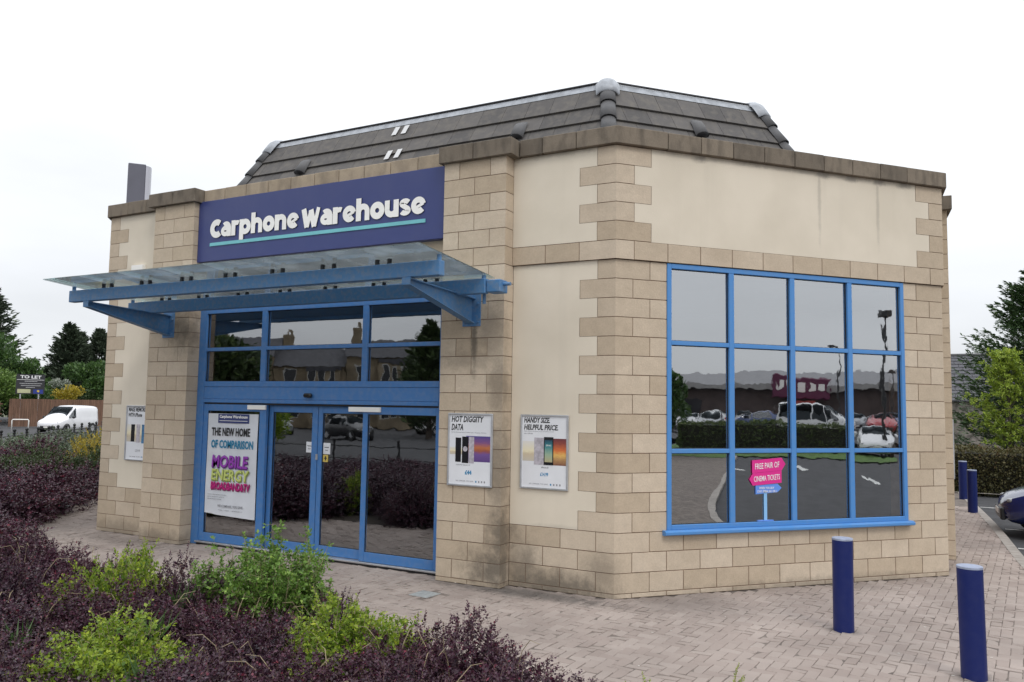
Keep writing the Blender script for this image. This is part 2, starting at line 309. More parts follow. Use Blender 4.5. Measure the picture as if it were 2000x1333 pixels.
# --- stone blocks as objects (largest 300) or one stuff part
def proj(p):
    v = Vector(p)-CAM; z = v.dot(fw); return (1000+F*v.dot(r2)/z, 666.5-F*v.dot(u2)/z) if z > .1 else (1e6, 1e6)
def parea(poly, z0, z1):
    pts = [proj((p.x, p.y, z)) for p in poly[:3] for z in (z0, z1)]
    xs = [p[0] for p in pts]; ys = [p[1] for p in pts]
    if max(xs) < 0 or min(xs) > 2000: return 0
    c = sum(poly, Vector((0, 0)))/len(poly); vis = 1
    if c.y > 4.0 and c.x > 2.9: vis = .3
    if (c-Vector((-4.5, 3))).dot(Vector((CAM.x, CAM.y))-c) < 0: vis = 0
    if c.x < -9.0 and c.y > .15 or (c.y > 5.6): vis = 0
    return vis*(max(xs)-min(xs))*(max(ys)-min(ys))
blocks.sort(key=lambda b: -parea(b[0], b[1], b[2]))
rb = random.Random(5); stuff = bmesh.new(); sv_ = []
for i, (poly, z0, z1, m) in enumerate(blocks):
    v = rb.random()*.75+.1+(.12 if z0 < 3.7 and sum(p.x for p in poly)/len(poly) > .1 else 0)
    if i < 296:
        c = sum(poly, Vector((0, 0)))/len(poly); bm = bmesh.new(); prism(bm, [(p.x-c.x, p.y-c.y) for p in poly], -(z1-z0)/2, (z1-z0)/2, .003 if len(poly) < 5 else 0)
        me = bpy.data.meshes.new('stone_block'); bm.to_mesh(me); bm.free(); setv(me, v)
        obj('stone_block', me, m, wall, (c.x, c.y, (z0+z1)/2-GZ))
    else:
        n0 = len(stuff.faces); prism(stuff, [(p.x, p.y) for p in poly], z0-GZ, z1-GZ); sv_ += [v]*(len(stuff.faces)-n0)
me = bpy.data.meshes.new('far_stone_blocks'); stuff.to_mesh(me); stuff.free(); a = me.attributes.new('v', 'FLOAT', 'FACE'); a.data.foreach_set('value', sv_)
o = obj('far_stone_blocks', me, STONE, wall); o['kind'] = 'stuff'
# --- cream render panels with toothed edges
def panel(outline, Pf, o0, o1, tr=ident, name='render_panel'):
    bm = bmesh.new()
    f0 = [bm.verts.new((*tr(Pf(s, o1)), z-GZ)) for s, z in outline]; f1 = [bm.verts.new((*tr(Pf(s, o0)), z-GZ)) for s, z in outline]
    n = len(outline); bm.faces.new(f0); bm.faces.new(f1[::-1])
    for i in range(n): bm.faces.new((f0[i], f1[i], f1[(i+1) % n], f0[(i+1) % n]))
    bmesh.ops.recalc_face_normals(bm, faces=bm.faces[:]); return obj(name, bm, CREAM, shop)
def toothed(ks, la, far):
    out = []
    for k in ks: out += [(la(k)+.003, k*C), (la(k)+.003, (k+1)*C)]
    out[0] = (out[0][0], ks[0]*C+.004)
    return out+[(far, (ks[-1]+1)*C), (far, ks[0]*C+.004)]
for tr in (ident, mirA, mirB):
    panel(toothed(range(3, 17), lambda k: .225 if k % 2 == 0 else .45, 1.346), PA, -.03, -.002, tr)
    panel(toothed(range(18, 23), lambda k: .225 if k % 2 == 0 else .45, 1.346), PA, 0, .028, tr)
lft = []; rgt = []
for k in range(18, 23):
    w = (.45 if k % 2 == 0 else .225)+.003; lft += [(w, k*C), (w, (k+1)*C)]; rgt += [(LB-w, k*C), (LB-w, (k+1)*C)]
panel(lft+rgt[::-1], PB, 0, .028)
# --- coping stones round the parapet
parapet = obj('parapet', bxm(0, .01, 0, .01, 5.0, 5.01), MORTAR, shop)
pb = bmesh.new()
CZ0, CZ1 = 5.178, 5.385
def cop(poly, z0=CZ0, z1=CZ1, m=COPING, v=None, dz=0):
    c = sum(poly, Vector((0, 0)))/len(poly); bm = bmesh.new(); q = [(p.x-c.x, p.y-c.y) for p in poly]
    prism(bm, q, -(z1-z0)/2, (z1-z0)/2, .006)
    me = bpy.data.meshes.new('coping_stone'); bm.to_mesh(me); bm.free(); setv(me, rb.random() if v is None else v)
    obj('coping_stone', me, m, parapet, (c.x, c.y, (z0+z1)/2-GZ+rb.uniform(-.003, .003)))
j2 = .004
for tr in (ident, mirB, mirA):
    for a, b in ((1.30-.06, .93), (.93, .48)): cop([tr(p) for p in (PA(a-j2, .092), PA(b+j2, .092), PA(b+j2, -.25), PA(a-j2, -.25))])
    cop([tr(p) for p in (PA(.48-j2, .09), MO(.09), PB(.645-j2, .09), PB(.645-j2, -.25), MO(-.25), PA(.48-j2, -.25))], v=.6)
    for a, b in ((1.245, 1.80), (1.80, 2.31)):
        cop([tr(p) for p in (PA(a+j2, .287), PA(b-j2, .287), PA(b-j2, -.25), PA(a+j2, -.25))], z0=5.172, z1=5.382, v=.25)
js = [.645+.458*i for i in range(9)]
for a, b in zip(js[:-1], js[1:]): cop([PB(a+j2, .09), PB(b-j2, .09), PB(b-j2, -.25), PB(a+j2, -.25)])
for i in range(10):
    a = 2.31+.448*i; b = a+.448
    cop([PA(a+j2, .105), PA(b-j2, .105), PA(b-j2, -.25), PA(a+j2, -.25)], z0=5.192, z1=5.372, m=COPING_L)
# --- mansard roof of interlocking tiles
TH = math.radians(60); ZR = 7.0; IN1 = 2.50; GA = .335; SL = 6
def inset(i, j): # corner helper: inset distance at corner O (bisector)
    return MO(-i)
def rpt(tr, s, Pf, t):   # point on slope: t metres down from ridge
    o = -(IN1-t*math.cos(TH)); return Vector((*tr(Pf(s, o)), ZR-t*math.sin(TH)))
roof_bm = bmesh.new()
foot = [mirA(MO(0)), MO(0), mirB(MO(0)), mirB(mirA(MO(0)))]
def ringpts(i, z):
    L_ = [mirA(Vector(MO(-i))), MO(-i), mirB(MO(-i)), mirB(mirA(MO(-i)))]
    Ml = mirA(mirB(MO(-i))); back = [Vector((L_[3].x, 12.7-i)), Vector((Ml.x+.5, 12.7-i)), Ml]
    return [(*p, z-GZ) for p in L_+back]
r0 = [roof_bm.verts.new(p) for p in ringpts(IN1-2.0*math.cos(TH)+.03, ZR-2.0*math.sin(TH)-.05)]; r1 = [roof_bm.verts.new(p) for p in ringpts(IN1+.03, ZR-.05)]
for i in range(len(r0)): roof_bm.faces.new((r0[i], r0[(i+1) % 7], r1[(i+1) % 7], r1[i]))
roof_bm.faces.new(r1); bmesh.ops.recalc_face_normals(roof_bm, faces=roof_bm.faces[:])
roof = obj('roof', roof_bm, ROOFT, shop)
flat = bmesh.new(); prism(flat, [p[:2] for p in ringpts(.2, 0)], 5.0-GZ, 5.05-GZ); obj('roof_gutter_deck', flat, mat('felt', (.07, .07, .07), .9), shop)
th_ = .03
def tile(tr, Pf, s0, s1, t0, t1, sa=0, sb=0):   # sa,sb: extra length at the lower edge for hips
    bm = bmesh.new(); n = []
    nrm = lambda: None
    P = []
    for s, t in ((s0, t0), (s1, t0), (s1+sb, t1), (s0-sa, t1)): P.append(rpt(tr, s, Pf, t))
    nn = (P[1]-P[0]).cross(P[3]-P[0]).normalized()
    if nn.z < 0: nn = -nn
    lift = (.004, .004, th_+.012, th_+.012); top = [p+nn*l for p, l in zip(P, lift)]; bot = [p-nn*.004 for p in P]
    bot[2] = top[2]-nn*th_; bot[3] = top[3]-nn*th_
    c = sum(P, Vector())/4
    vt = [bm.verts.new(p-c) for p in top]; vb = [bm.verts.new(p-c) for p in bot]
    bm.faces.new(vt); bm.faces.new(vb[::-1])
    for i in range(4): bm.faces.new((vt[i], vb[i], vb[(i+1) % 4], vt[(i+1) % 4]))
    bmesh.ops.recalc_face_normals(bm, faces=bm.faces[:]); me = bpy.data.meshes.new('roof_tile'); bm.to_mesh(me); bm.free(); setv(me, rb.random())
    obj('roof_tile', me, ROOFT, roof, c-PAR)
k_ = math.tan(PHI/2)
def slope_tiles(tr, Pf, S, rows, w=.42):
    for r in range(rows):
        t0 = .10+GA*r-(.0 if r else .1); t1 = .10+GA*(r+1)+.03
        o0 = IN1-t0*math.cos(TH); o1 = IN1-t1*math.cos(TH); a = o0*k_; b = S-a; d = (o0-o1)*k_
        n = max(2, round((b-a)/w)); ws = (b-a)/n
        off = 0 if r % 2 == 0 else ws/2
        edges = [a]+[a+off+ws*i for i in range(1 if off == 0 else 0, n+1) if a+.05 < a+off+ws*i < b-.05]+[b]
        for i in range(len(edges)-1):
            tile(tr, Pf, edges[i]+.003, edges[i+1]-.003, t0, t1, d if i == 0 else 0, d if i == len(edges)-2 else 0)
slope_tiles(ident, PA, TOT, 4); slope_tiles(ident, PB, LB, 4); slope_tiles(mirB, PA, TOT, 3, .9)
# hip tiles, ridge flashing, dark line on top, ridge caps
def hip(tr, rows=5):
    a = Vector((*tr(MO(-IN1)), ZR)); i2 = IN1-1.9*math.cos(TH); b = Vector((*tr(MO(-i2)), ZR-1.9*math.sin(TH)))
    d = (b-a).normalized(); L_ = (b-a).length; side = d.cross(Vector((0, 0, 1))).normalized(); nn = side.cross(d).normalized()
    if nn.z < 0: nn = -nn
    g = .36
    for r in range(rows):
        bm = bmesh.new(); s0 = g*r+.03; s1 = s0+g+.05; rings = []
        for s, lf, rad in ((s0, .02, .108), (s1, .042, .125)):
            for rr in (rad, rad-.02):
                rings.append([bm.verts.new(a+d*s+nn*(lf+rr*.75*math.sin(q)+(-.03))+side*rr*math.cos(q)-(a+d*s0)) for q in [math.pi*k/8 for k in range(9)]])
        o0, i0, o1, i1 = rings
        for k in range(8):
            for A_, B_ in ((o0, o1), (i1, i0)): bm.faces.new((A_[k], A_[k+1], B_[k+1], B_[k]))
            bm.faces.new((o1[k], o1[k+1], i1[k+1], i1[k])); bm.faces.new((i0[k], i0[k+1], o0[k+1], o0[k]))
        bmesh.ops.recalc_face_normals(bm, faces=bm.faces[:]); me = bpy.data.meshes.new('hip_tile'); bm.to_mesh(me); bm.free(); setv(me, rb.random())
        smooth(obj('hip_tile', me, HIPT, roof, a+d*s0-PAR))
    bm = bmesh.new(); rings = []    # lead saddle dressed over the ridge corner
    for s, lf, rad in ((-.20, -.06, .10), (-.12, .0, .125), (-.03, .03, .14), (.08, .035, .14), (.20, .035, .138), (.21, .02, .13)):
        rings.append([bm.verts.new(d*s+nn*(lf+rad*.72*math.sin(q)-.03)+side*rad*(1.12 if 0 < k < 10 else 1.3)*math.cos(q)) for k, q in enumerate([math.pi*k/10 for k in range(11)])])
    for i in range(len(rings)-1):
        for k in range(10): bm.faces.new((rings[i][k], rings[i][k+1], rings[i+1][k+1], rings[i+1][k]))
    bmesh.ops.recalc_face_normals(bm, faces=bm.faces[:]); smooth(obj('ridge_cap', bm, LEAD, roof, a-PAR))
hip(ident); hip(mirA); hip(mirB)
def flashing(tr, Pf, S):
    a0, b0 = IN1*k_, S-IN1*k_; bm = bmesh.new(); P = []
    for t, lf in ((-.03, .03), (.10, .035)):
        for s in (a0-.02, b0+.02): P.append(rpt(tr, s, Pf, t)+Vector((0, 0, lf)))
    q = [tr(Pf(a0, -(IN1+.12))), tr(Pf(b0, -(IN1+.12)))]
    V = [bm.verts.new(p-PAR) for p in P]+[bm.verts.new((*p, ZR+.03-GZ)) for p in q]
    bm.faces.new((V[0], V[1], V[3], V[2])); bm.faces.new((V[0], V[4], V[5], V[1])); obj('ridge_flashing', bm, LEAD, roof)
    bm = bmesh.new(); tube(bm, [rpt(tr, a0+.02, Pf, -.03)+Vector((0, 0, .052))-PAR, rpt(tr, b0-.02, Pf, -.03)+Vector((0, 0, .052))-PAR], .02, 6); obj('ridge_rail', bm, DARK, roof)
flashing(ident, PA, TOT); flashing(ident, PB, LB); flashing(mirB, PA, TOT)
def vent(Pf, s, t):
    bm = bmesh.new(); d = (rpt(ident, s, Pf, t+.4)-rpt(ident, s, Pf, t)).normalized(); sd = (rpt(ident, s+1, Pf, t)-rpt(ident, s, Pf, t)).normalized(); nn = sd.cross(d).normalized()
    if nn.z < 0: nn = -nn
    rings = []
    for u, h in ((0, .02), (.1, .07), (.34, .10)):
        rings.append([bm.verts.new(d*u+sd*(.11*math.cos(q))+nn*(.03+h*math.sin(q))) for q in [math.pi*k/6 for k in range(7)]])
    for i in range(2):
        for k in range(6): bm.faces.new((rings[i][k], rings[i][k+1], rings[i+1][k+1], rings[i+1][k]))
    ff = bm.faces.new(rings[-1]); bm.faces.new(rings[0][::-1]); ff.material_index = 1
    o = obj('vent_tile', bm, [HIPT, DARK], roof, rpt(ident, s, Pf, t)-PAR+nn*.02); setv(o.data, .9); smooth(o)
vent(PA, 6.80, .62); vent(PA, 2.40, .60); vent(PB, 2.46, .58)
for s, t in ((4.70, .14), (4.90, .14), (4.62, .74), (4.82, .74)):
    p = [rpt(ident, s+a, PA, t+b)+Vector((0, -.045, .03))-PAR for a, b in ((0, 0), (.10, 0), (.12, .2), (.02, .2))]; obj('repair_strip', quadm(p), mat('white_strip', (.6, .6, .6), .5, .1), roof)
# --- interior shell
rm = bmesh.new(); prism(rm, [(p[0], p[1]) for p in ringpts(.31, 0)], 0, .03)
obj('interior_floor', rm, mat('interior_floor', (.045, .045, .05), .5, .1), shop)
rm = bmesh.new(); prism(rm, [(p[0], p[1]) for p in ringpts(.31, 0)], 3.75-GZ, 3.8-GZ)
obj('interior_ceiling', rm, mat('interior_ceiling', (.12, .12, .12), .8, .1), shop)
obj('interior_wall', bxm(-11.5, 2.6, 4.6, 4.7, .05, 3.7), mat('interior_wall', (.05, .048, .055), .8, .2), shop)
# --- entrance screen
DG = .05
def bar(x0, x1, z0, z1, y0=-.015, y1=.07, name='frame_bar', par=None, m=BLUE, bev=.004):
    return obj(name, bxm(x0, x1, y0, y1, z0-GZ, z1-GZ, bev), m, par)
def pane(x0, x1, z0, z1, y, par, tilt=0, m=GLASSD):
    bm = bmesh.new(); w = (x1-x0)/2; h = (z1-z0)/2; box(bm, -w, w, -.004, .004, -h, h)
    gk = bmesh.new()
    for a_ in ((-w, w, -h, -h+.008), (-w, w, h-.008, h), (-w, -w+.008, -h+.008, h-.008), (w-.008, w, -h+.008, h-.008)): box(gk, a_[0], a_[1], -.012, -.0045, a_[2], a_[3])
    obj('gasket', gk, DARK, par, ((x0+x1)/2, y, (z0+z1)/2-GZ))
    o = obj('glass_pane', bm, m, par, ((x0+x1)/2, y, (z0+z1)/2-GZ)); o.rotation_euler = (math.radians(tilt*.35), 0, math.radians(tilt)); return o
ent = bar(-6.85, -6.70, GZ+.0, 3.52, name='entrance_frame', par=shop)
for x0, x1, z0, z1 in ((-2.40, -2.25, GZ, 3.52), (-6.70, -2.40, 3.44, 3.519), (-5.545, -5.445, 2.40, 3.44), (-3.67, -3.575, 2.40, 3.44)): bar(x0, x1, z0, z1, par=ent)
for a, b in ((-6.70, -5.545), (-5.445, -3.67), (-3.575, -2.40)):
    bar(a, b, 2.862, 2.915, -.012, .07, par=ent)
bar(-6.70, -2.40, 2.32, 2.40, -.018, .07, par=ent); bar(-6.70, -2.40, 2.135, 2.318, -.012, .2, 'header_panel', ent); bar(-6.70, -2.40, 2.08, 2.133, -.022, .2, par=ent)
tl = {0: .12, 1: -.1, 2: .15}
for i, (a, b) in enumerate(((-6.70, -5.545), (-5.445, -3.67), (-3.575, -2.40))):
    for z0, z1 in ((2.40, 2.862), (2.915, 3.44)): pane(a, b, z0, z1, .03, ent, random.uniform(-.12, .12))
def leaf(name, x0, x1, yf, sl=.085, sr=.085, zt=2.055, zb=.0, bot=.125, top=.1):
    f = bmesh.new(); y0, y1 = yf, yf+.055
    box(f, x0, x0+sl, y0, y1, zb-GZ, zt-GZ, 0, .004); box(f, x1-sr, x1, y0, y1, zb-GZ, zt-GZ, 0, .004)
    box(f, x0+sl, x1-sr, y0+.002, y1-.002, zb-GZ, zb+bot-GZ, 0, .004); box(f, x0+sl, x1-sr, y0+.002, y1-.002, zt-top-GZ, zt-GZ, 0, .004)
    o = obj(name, f, BLUE, shop); pane(x0+sl, x1-sr, zb+bot, zt-top, yf+.03, o, random.uniform(-.1, .1)); return o
scrL = leaf('side_screen', -6.70, -5.405, .0, .09, .13); scrR = leaf('side_screen', -3.63, -2.40, .0, .08, .045)
d1 = leaf('sliding_door', -5.42, -4.485, .075, .08, .105); d2 = leaf('sliding_door', -4.475, -3.60, .075, .075, .07)
scrL['label'] = 'left fixed screen with a tall poster'; d1['label'] = 'left sliding leaf'; d2['label'] = 'right sliding leaf'; scrR['label'] = 'right fixed screen'
for a, b in ((-5.76, -5.40), (-3.86, -3.32)): bar(a, b, 1.985, 2.05, -.03, .0, 'white_header_plate', ent, WHITE)
bar(-6.70, -2.40, 2.057, 2.078, .01, .1, 'door_track', ent, DARK, 0)
bar(-6.75, -2.30, -.028, -.004, -.03, .16, 'threshold', ent, ALU); bar(-6.72, -2.32, GZ-.003, -.03, -.015, .1, 'threshold_shadow_gap', ent, DARK, 0)
bm = bmesh.new(); box(bm, -.07, .07, -.07, .0, -.03, .03, 0, .02); sen = obj('door_sensor', bm, mat('black_sensor', (.01, .01, .01), .2, 0), ent, (-4.58, -.01, 2.20-GZ))
bar(-4.498, -4.462, 1.30, 1.38, .06, .075, 'lock_plate', ent, ALU)
# --- big corner window
bw = bmesh.new(); rzB = PHI
win = thing('window', '', 'x'); del win['label']; del win['category']; win.parent = shop
bpy.data.objects.remove(win)
def wbx(s0, s1, o0, o1, z0, z1, bev=.004): return bxm(s0, s1, -o1, -o0, z0-GZ, z1-GZ, bev)
win = obj('window', wbx(.677, .737, -.06, .012, .69, 3.822), BLUEW, shop, (0, 0, 0), PHI)
def wpart(name, s0, s1, o0, o1, z0, z1, m=BLUEW, bev=.004): return obj(name, wbx(s0, s1, o0, o1, z0, z1, bev), m, win)
wpart('frame_bar', 4.213, 4.273, -.06, .012, .69, 3.822)
wpart('frame_bar', .737, 4.213, -.06, .012, 3.762, 3.822); wpart('frame_bar', .737, 4.213, -.06, .012, .69, .745)
mul = [.737, 1.575, 2.475, 3.375, 4.213]; tr_ = [.745, 1.60, 2.875, 3.762]
for s in mul[1:-1]: wpart('mullion', s-.036, s+.036, -.058, .010, .745, 3.762)
for i in range(4):
    s0 = mul[i]+(.036 if i else 0); s1 = mul[i+1]-(.036 if i < 3 else 0)
    for z in tr_[1:-1]: wpart('transom', s0, s1, -.056, .008, z-.026, z+.026)
    for j in range(3):
        z0 = tr_[j]+(.026 if j else 0); z1 = tr_[j+1]-(.026 if j < 2 else 0); w = (s1-s0)/2; h = (z1-z0)/2
        gk = bmesh.new()
        for a_ in ((-w, w, -h, -h+.008), (-w, w, h-.008, h), (-w, -w+.008, -h+.008, h-.008), (w-.008, w, -h+.008, h-.008)): box(gk, a_[0], a_[1], -.014, -.0045, a_[2], a_[3])
        obj('gasket', gk, DARK, win, ((s0+s1)/2, .035, (z0+z1)/2-GZ))
        bm = bmesh.new(); box(bm, -w, w, -.004, .004, -h, h)
        g = obj('glass_pane', bm, GLASS, win, ((s0+s1)/2, .035, (z0+z1)/2-GZ)); g.rotation_euler = (math.radians(random.uniform(-.12, .12)), 0, math.radians(random.uniform(-.15, .15)))
bm = bmesh.new(); prof = [(-.10, .69), (.05, .69), (.085, .672), (.085, .645), (.06, .632), (-.0, .632), (-.0, .66), (-.10, .66)]
a = [bm.verts.new((.62, -p, z-GZ)) for p, z in prof]; b = [bm.verts.new((4.31, -p, z-GZ)) for p, z in prof]
bm.faces.new(a); bm.faces.new(b[::-1])
for i in range(8): bm.faces.new((a[i], b[i], b[(i+1) % 8], a[(i+1) % 8]))
bmesh.ops.recalc_face_normals(bm, faces=bm.faces[:]); obj('window_sill', bm, BLUEW, win)
# parapet dummy mesh replaced by the mortar bed under the coping
pb = bmesh.new()
for tr in (ident,): prism(pb, [(p.x, p.y) for p in (PA(1.2, .02), MO(.02), PB(LB-.1, .02), PB(LB-.1, -.24), MO(-.24), PA(1.2, -.24))], 5.2-GZ, 5.37-GZ)
prism(pb, [(-7.7, -.05), (-1.4, -.05), (-1.4, .24), (-7.7, .24)], 5.181-GZ, 5.36-GZ)
me = bpy.data.meshes.new('parapet'); pb.to_mesh(me); pb.free(); me.materials.append(MORTAR); parapet.data = me
#@@PART2
# ================================================================== TEXT
def text_mesh(body, size=1, off=0, ext=0, shear=0, space=1, fit=None, align='LEFT', res=3, fitmax=None):
    c = bpy.data.curves.new('lettering', 'FONT'); c.body = body; c.size = size; c.offset = off; c.extrude = ext; c.shear = shear; c.space_character = space; c.align_x = align; c.resolution_u = res
    o = bpy.data.objects.new('lettering_tmp', c); link(o); bpy.context.view_layer.update()
    me = bpy.data.meshes.new_from_object(o.evaluated_get(bpy.context.evaluated_depsgraph_get())); bpy.data.objects.remove(o); bpy.data.curves.remove(c); me.name = 'lettering'
    n = len(me.vertices); co = np.empty(n*3); me.vertices.foreach_get('co', co); co = co.reshape(-1, 3)
    if fit:
        w, h = fit; mn = co.min(0); mxx = co.max(0)
        if w: co[:, 0] = (co[:, 0]-mn[0])*w/(mxx[0]-mn[0])
        if h: co[:, 1] = (co[:, 1]-mn[1])*h/(mxx[1]-mn[1])
        if w and align == 'CENTER': co[:, 0] -= w/2
    q = np.stack([co[:, 0], -co[:, 2], co[:, 1]], 1); me.vertices.foreach_set('co', q.ravel()); me.update()
    return me
def flat(name, x0, x1, z0, z1, y, m, par, th=.002): return obj(name, bxm(x0, x1, y-th, y, z0, z1), m, par)
def words(par, body, x, z, w, h, y, m, shear=0, off=0, ext=.0006, name='lettering', align='LEFT', res=2):
    return obj(name, text_mesh(body, fit=(w, h), shear=shear, off=off, ext=ext, align=align, res=res), m, par, (x, y, z))
INK = mat('black_print', (.02, .02, .022), .5, 0); CYAN = mat('blue_print', (.03, .22, .42), .5, 0); PAPER = mat('poster_paper', (.74, .75, .78), .45, .04, 3)
GREY = mat('grey_print', (.25, .25, .27), .5, 0); MAG = mat('magenta_print', (.60, .02, .22), .45, .05); PURP = mat('purple_print', (.30, .05, .42), .45, .1, 20); PURPD = mat('dark_purple_print', (.10, .015, .16), .45, 0)
LIME = mat('lime_print', (.55, .62, .18), .45, .05); LIMED = mat('dark_lime_print', (.22, .26, .06), .45, 0); MAGD = mat('dark_magenta_print', (.22, .01, .1), .45, 0); PHONEK = mat('phone_black', (.012, .012, .015), .2, 0); SILV = mat('phone_silver', (.45, .42, .46), .3, .2, 30)
def grad(name, cols, axis='Z'):
    m, t, b = newmat(name); setp(b, rough=.45); tc = t.nodes.new('ShaderNodeTexCoord'); s = t.nodes.new('ShaderNodeSeparateXYZ'); r = t.nodes.new('ShaderNodeValToRGB')
    nz = t.nodes.new('ShaderNodeTexNoise'); nz.inputs['Scale'].default_value = 9; mp = t.nodes.new('ShaderNodeMapping'); mp.inputs['Scale'].default_value = (.5, 1, 3); t.links.new(tc.outputs['Generated'], mp.inputs[0]); t.links.new(mp.outputs[0], nz.inputs[0])
    a = t.nodes.new('ShaderNodeMath'); a.operation = 'MULTIPLY_ADD'; t.links.new(nz.outputs[0], a.inputs[0]); a.inputs[1].default_value = .22; t.links.new(s.outputs[axis], a.inputs[2])
    a2 = t.nodes.new('ShaderNodeMath'); a2.operation = 'SUBTRACT'; t.links.new(a.outputs[0], a2.inputs[0]); a2.inputs[1].default_value = .11
    t.links.new(tc.outputs['Generated'], s.inputs[0]); t.links.new(a2.outputs[0], r.inputs[0]); e = r.color_ramp.elements
    while len(e) < len(cols): e.new(.5)
    for i, (p, c) in enumerate(cols): e[i].position = p; e[i].color = (*c, 1)
    t.links.new(r.outputs[0], b.inputs['Base Color']); return m
SUNSET = grad('sunset_print', [(0, (.20, .08, .05)), (.22, (.45, .25, .10)), (.38, (.75, .45, .12)), (.55, (.65, .16, .04)), (.8, (.28, .06, .04)), (1, (.14, .03, .04))])
BEACH = grad('beach_print', [(0, (.55, .5, .42)), (.35, (.6, .5, .35)), (.5, (.8, .72, .5)), (1, (.72, .70, .66))])
DUSK = grad('dusk_print', [(0, (.10, .05, .2)), (.3, (.16, .08, .28)), (.42, (.30, .08, .05)), (.55, (.5, .16, .05)), (.75, (.2, .08, .22)), (1, (.08, .06, .25))])
SCREEN = grad('phone_screen_print', [(0, (.45, .40, .22)), (.35, (.30, .42, .30)), (.7, (.04, .22, .25)), (1, (.01, .05, .09))])
# ================================================================== FASCIA SIGN
sg = thing('fascia_sign', 'long navy blue shop sign with white lettering above the glass canopy', 'sign', (-4.55, -.14, 4.235))
obj('sign_panel', bxm(-2.298, 2.298, 0, .12, 0, .952, .006), NAVY, sg)
EDGE_SHADE = mat('letter_edge_shade', (.03, .028, .04), .6, 0)  # letter sides coloured dark to paint in their shadow outline
def stroke_letter(strokes, x, z, u):
    bm = bmesh.new()
    for si, (pts, w, closed) in enumerate(strokes):
        P = [Vector(p) for p in pts]; n = len(P); Lf = []; Rt = []
        for i in range(n):
            a = P[(i-1) % n] if (closed or i > 0) else P[i]; b = P[(i+1) % n] if (closed or i < n-1) else P[i]
            d = (b-a).normalized(); nn = Vector((-d.y, d.x))
            ww = w[i] if isinstance(w, list) else w; Lf.append(P[i]+nn*ww/2); Rt.append(P[i]-nn*ww/2)
        y0 = -.016-.00012*si; q = lambda p, y: bm.verts.new((x+p.x*u, y, z+p.y*u))
        A = [q(p, y0) for p in Lf]; B = [q(p, y0) for p in Rt]; A2 = [q(p, 0.0) for p in Lf]; B2 = [q(p, 0.0) for p in Rt]
        for i in range(n if closed else n-1):
            j = (i+1) % n; bm.faces.new((A[i], A[j], B[j], B[i])); bm.faces.new((A[i], A2[i], A2[j], A[j])); bm.faces.new((B[i], B[j], B2[j], B2[i]))
        if not closed: bm.faces.new((A[0], B[0], B2[0], A2[0])); bm.faces.new((A[-1], A2[-1], B2[-1], B[-1]))
    bmesh.ops.recalc_face_normals(bm, faces=bm.faces[:]); 
    for f in bm.faces: f.material_index = 0 if abs(f.normal.y) > .5 else 1
    return obj('letter', bm, [WHITE, EDGE_SHADE], sg)
def arc(cx, cy, rx, ry, a0, a1, n=18): return [(cx+rx*math.cos(math.radians(a0+(a1-a0)*i/n)), cy+ry*math.sin(math.radians(a0+(a1-a0)*i/n))) for i in range(n+1)]
def ring(cx, cy, rx, ry, n=28): return arc(cx, cy, rx, ry, 0, 360*(n-1)/n, n-1)
sw = .37; h_ = sw/2
LET = {
 'C': ([(arc(.62, .59, .42, .42, 50, 314, 26), .40, False)], 1.0),
 'a': ([(arc(.44, .36, .26, .20, 0, 330), .30, True), ([(.78, 0), (.78, .62)], .37, False), (arc(.50, .58, .30, .26, -6, 135), .30, False)], .99),
 'r': ([([(h_, 0), (h_, 1)], sw, False), (arc(.52, .55, .30, .28, 165, 62), [.2]*6+[.30]*13, False)], .74),
 'p': ([([(h_, -.34), (h_, 1)], sw, False), (ring(.52, .5, .325, .325), .36, False)], 1.05),
 'h': ([([(h_, 0), (h_, 1.34)], sw, False), (arc(.52, .56, .30, .27, 180, 0)+[(.82, 0)], .345, False)], 1.03),
 'o': ([(ring(.52, .5, .33, .325), .37, True)], 1.05),
 'n': ([([(h_, 0), (h_, 1)], sw, False), (arc(.52, .56, .30, .27, 180, 0)+[(.82, 0)], .345, False)], 1.03),
 'e': ([(arc(.52, .5, .33, .325, 12, 322, 24), .34, False), ([(.30, .36), (.86, .60)], .17, False)], 1.02),
 'u': ([([(h_, 1), (h_, .44)]+arc(.50, .44, .315, .27, 180, 360)+[(.815, 1)], .345, False), ([(.815, 0), (.815, 1)], sw*.98, False)], 1.02),
 's': ([(arc(.42, .70, .25, .145, 20, 200, 10)+arc(.42, .30, .25, .145, 80, -160, 14)[2:], .29, False)], .82),
 'W': ([([(.16, 1.14), (.45, 0)], .38, False), ([(.45, 0), (.74, 1.0)], .27, False), ([(.74, 1.05), (1.03, 0)], .38, False), ([(1.03, 0), (1.34, 1.14)], .27, False)], 1.47)}
LET['p'][0][1] = (LET['p'][0][1][0], .36, True) if False else (ring(.52, .5, .325, .325), .36, True)
def sign_word(s, x0, x1, z, u):
    tot = sum(LET[c][1] for c in s); k = (x1-x0)/(tot*u); x = x0
    for c in s:
        o = stroke_letter(LET[c][0], 0, 0, u); o.location = (x, 0, z); o.scale = (k, 1, 1); x += LET[c][1]*u*k
sign_word('Carphone', -2.015, -.215, .358, .232); sign_word('Warehouse', -.165, 1.972, .350, .236)
obj('underline', bxm(-2.015, 1.965, -.012, .0, .232, .282), TEAL, sg)
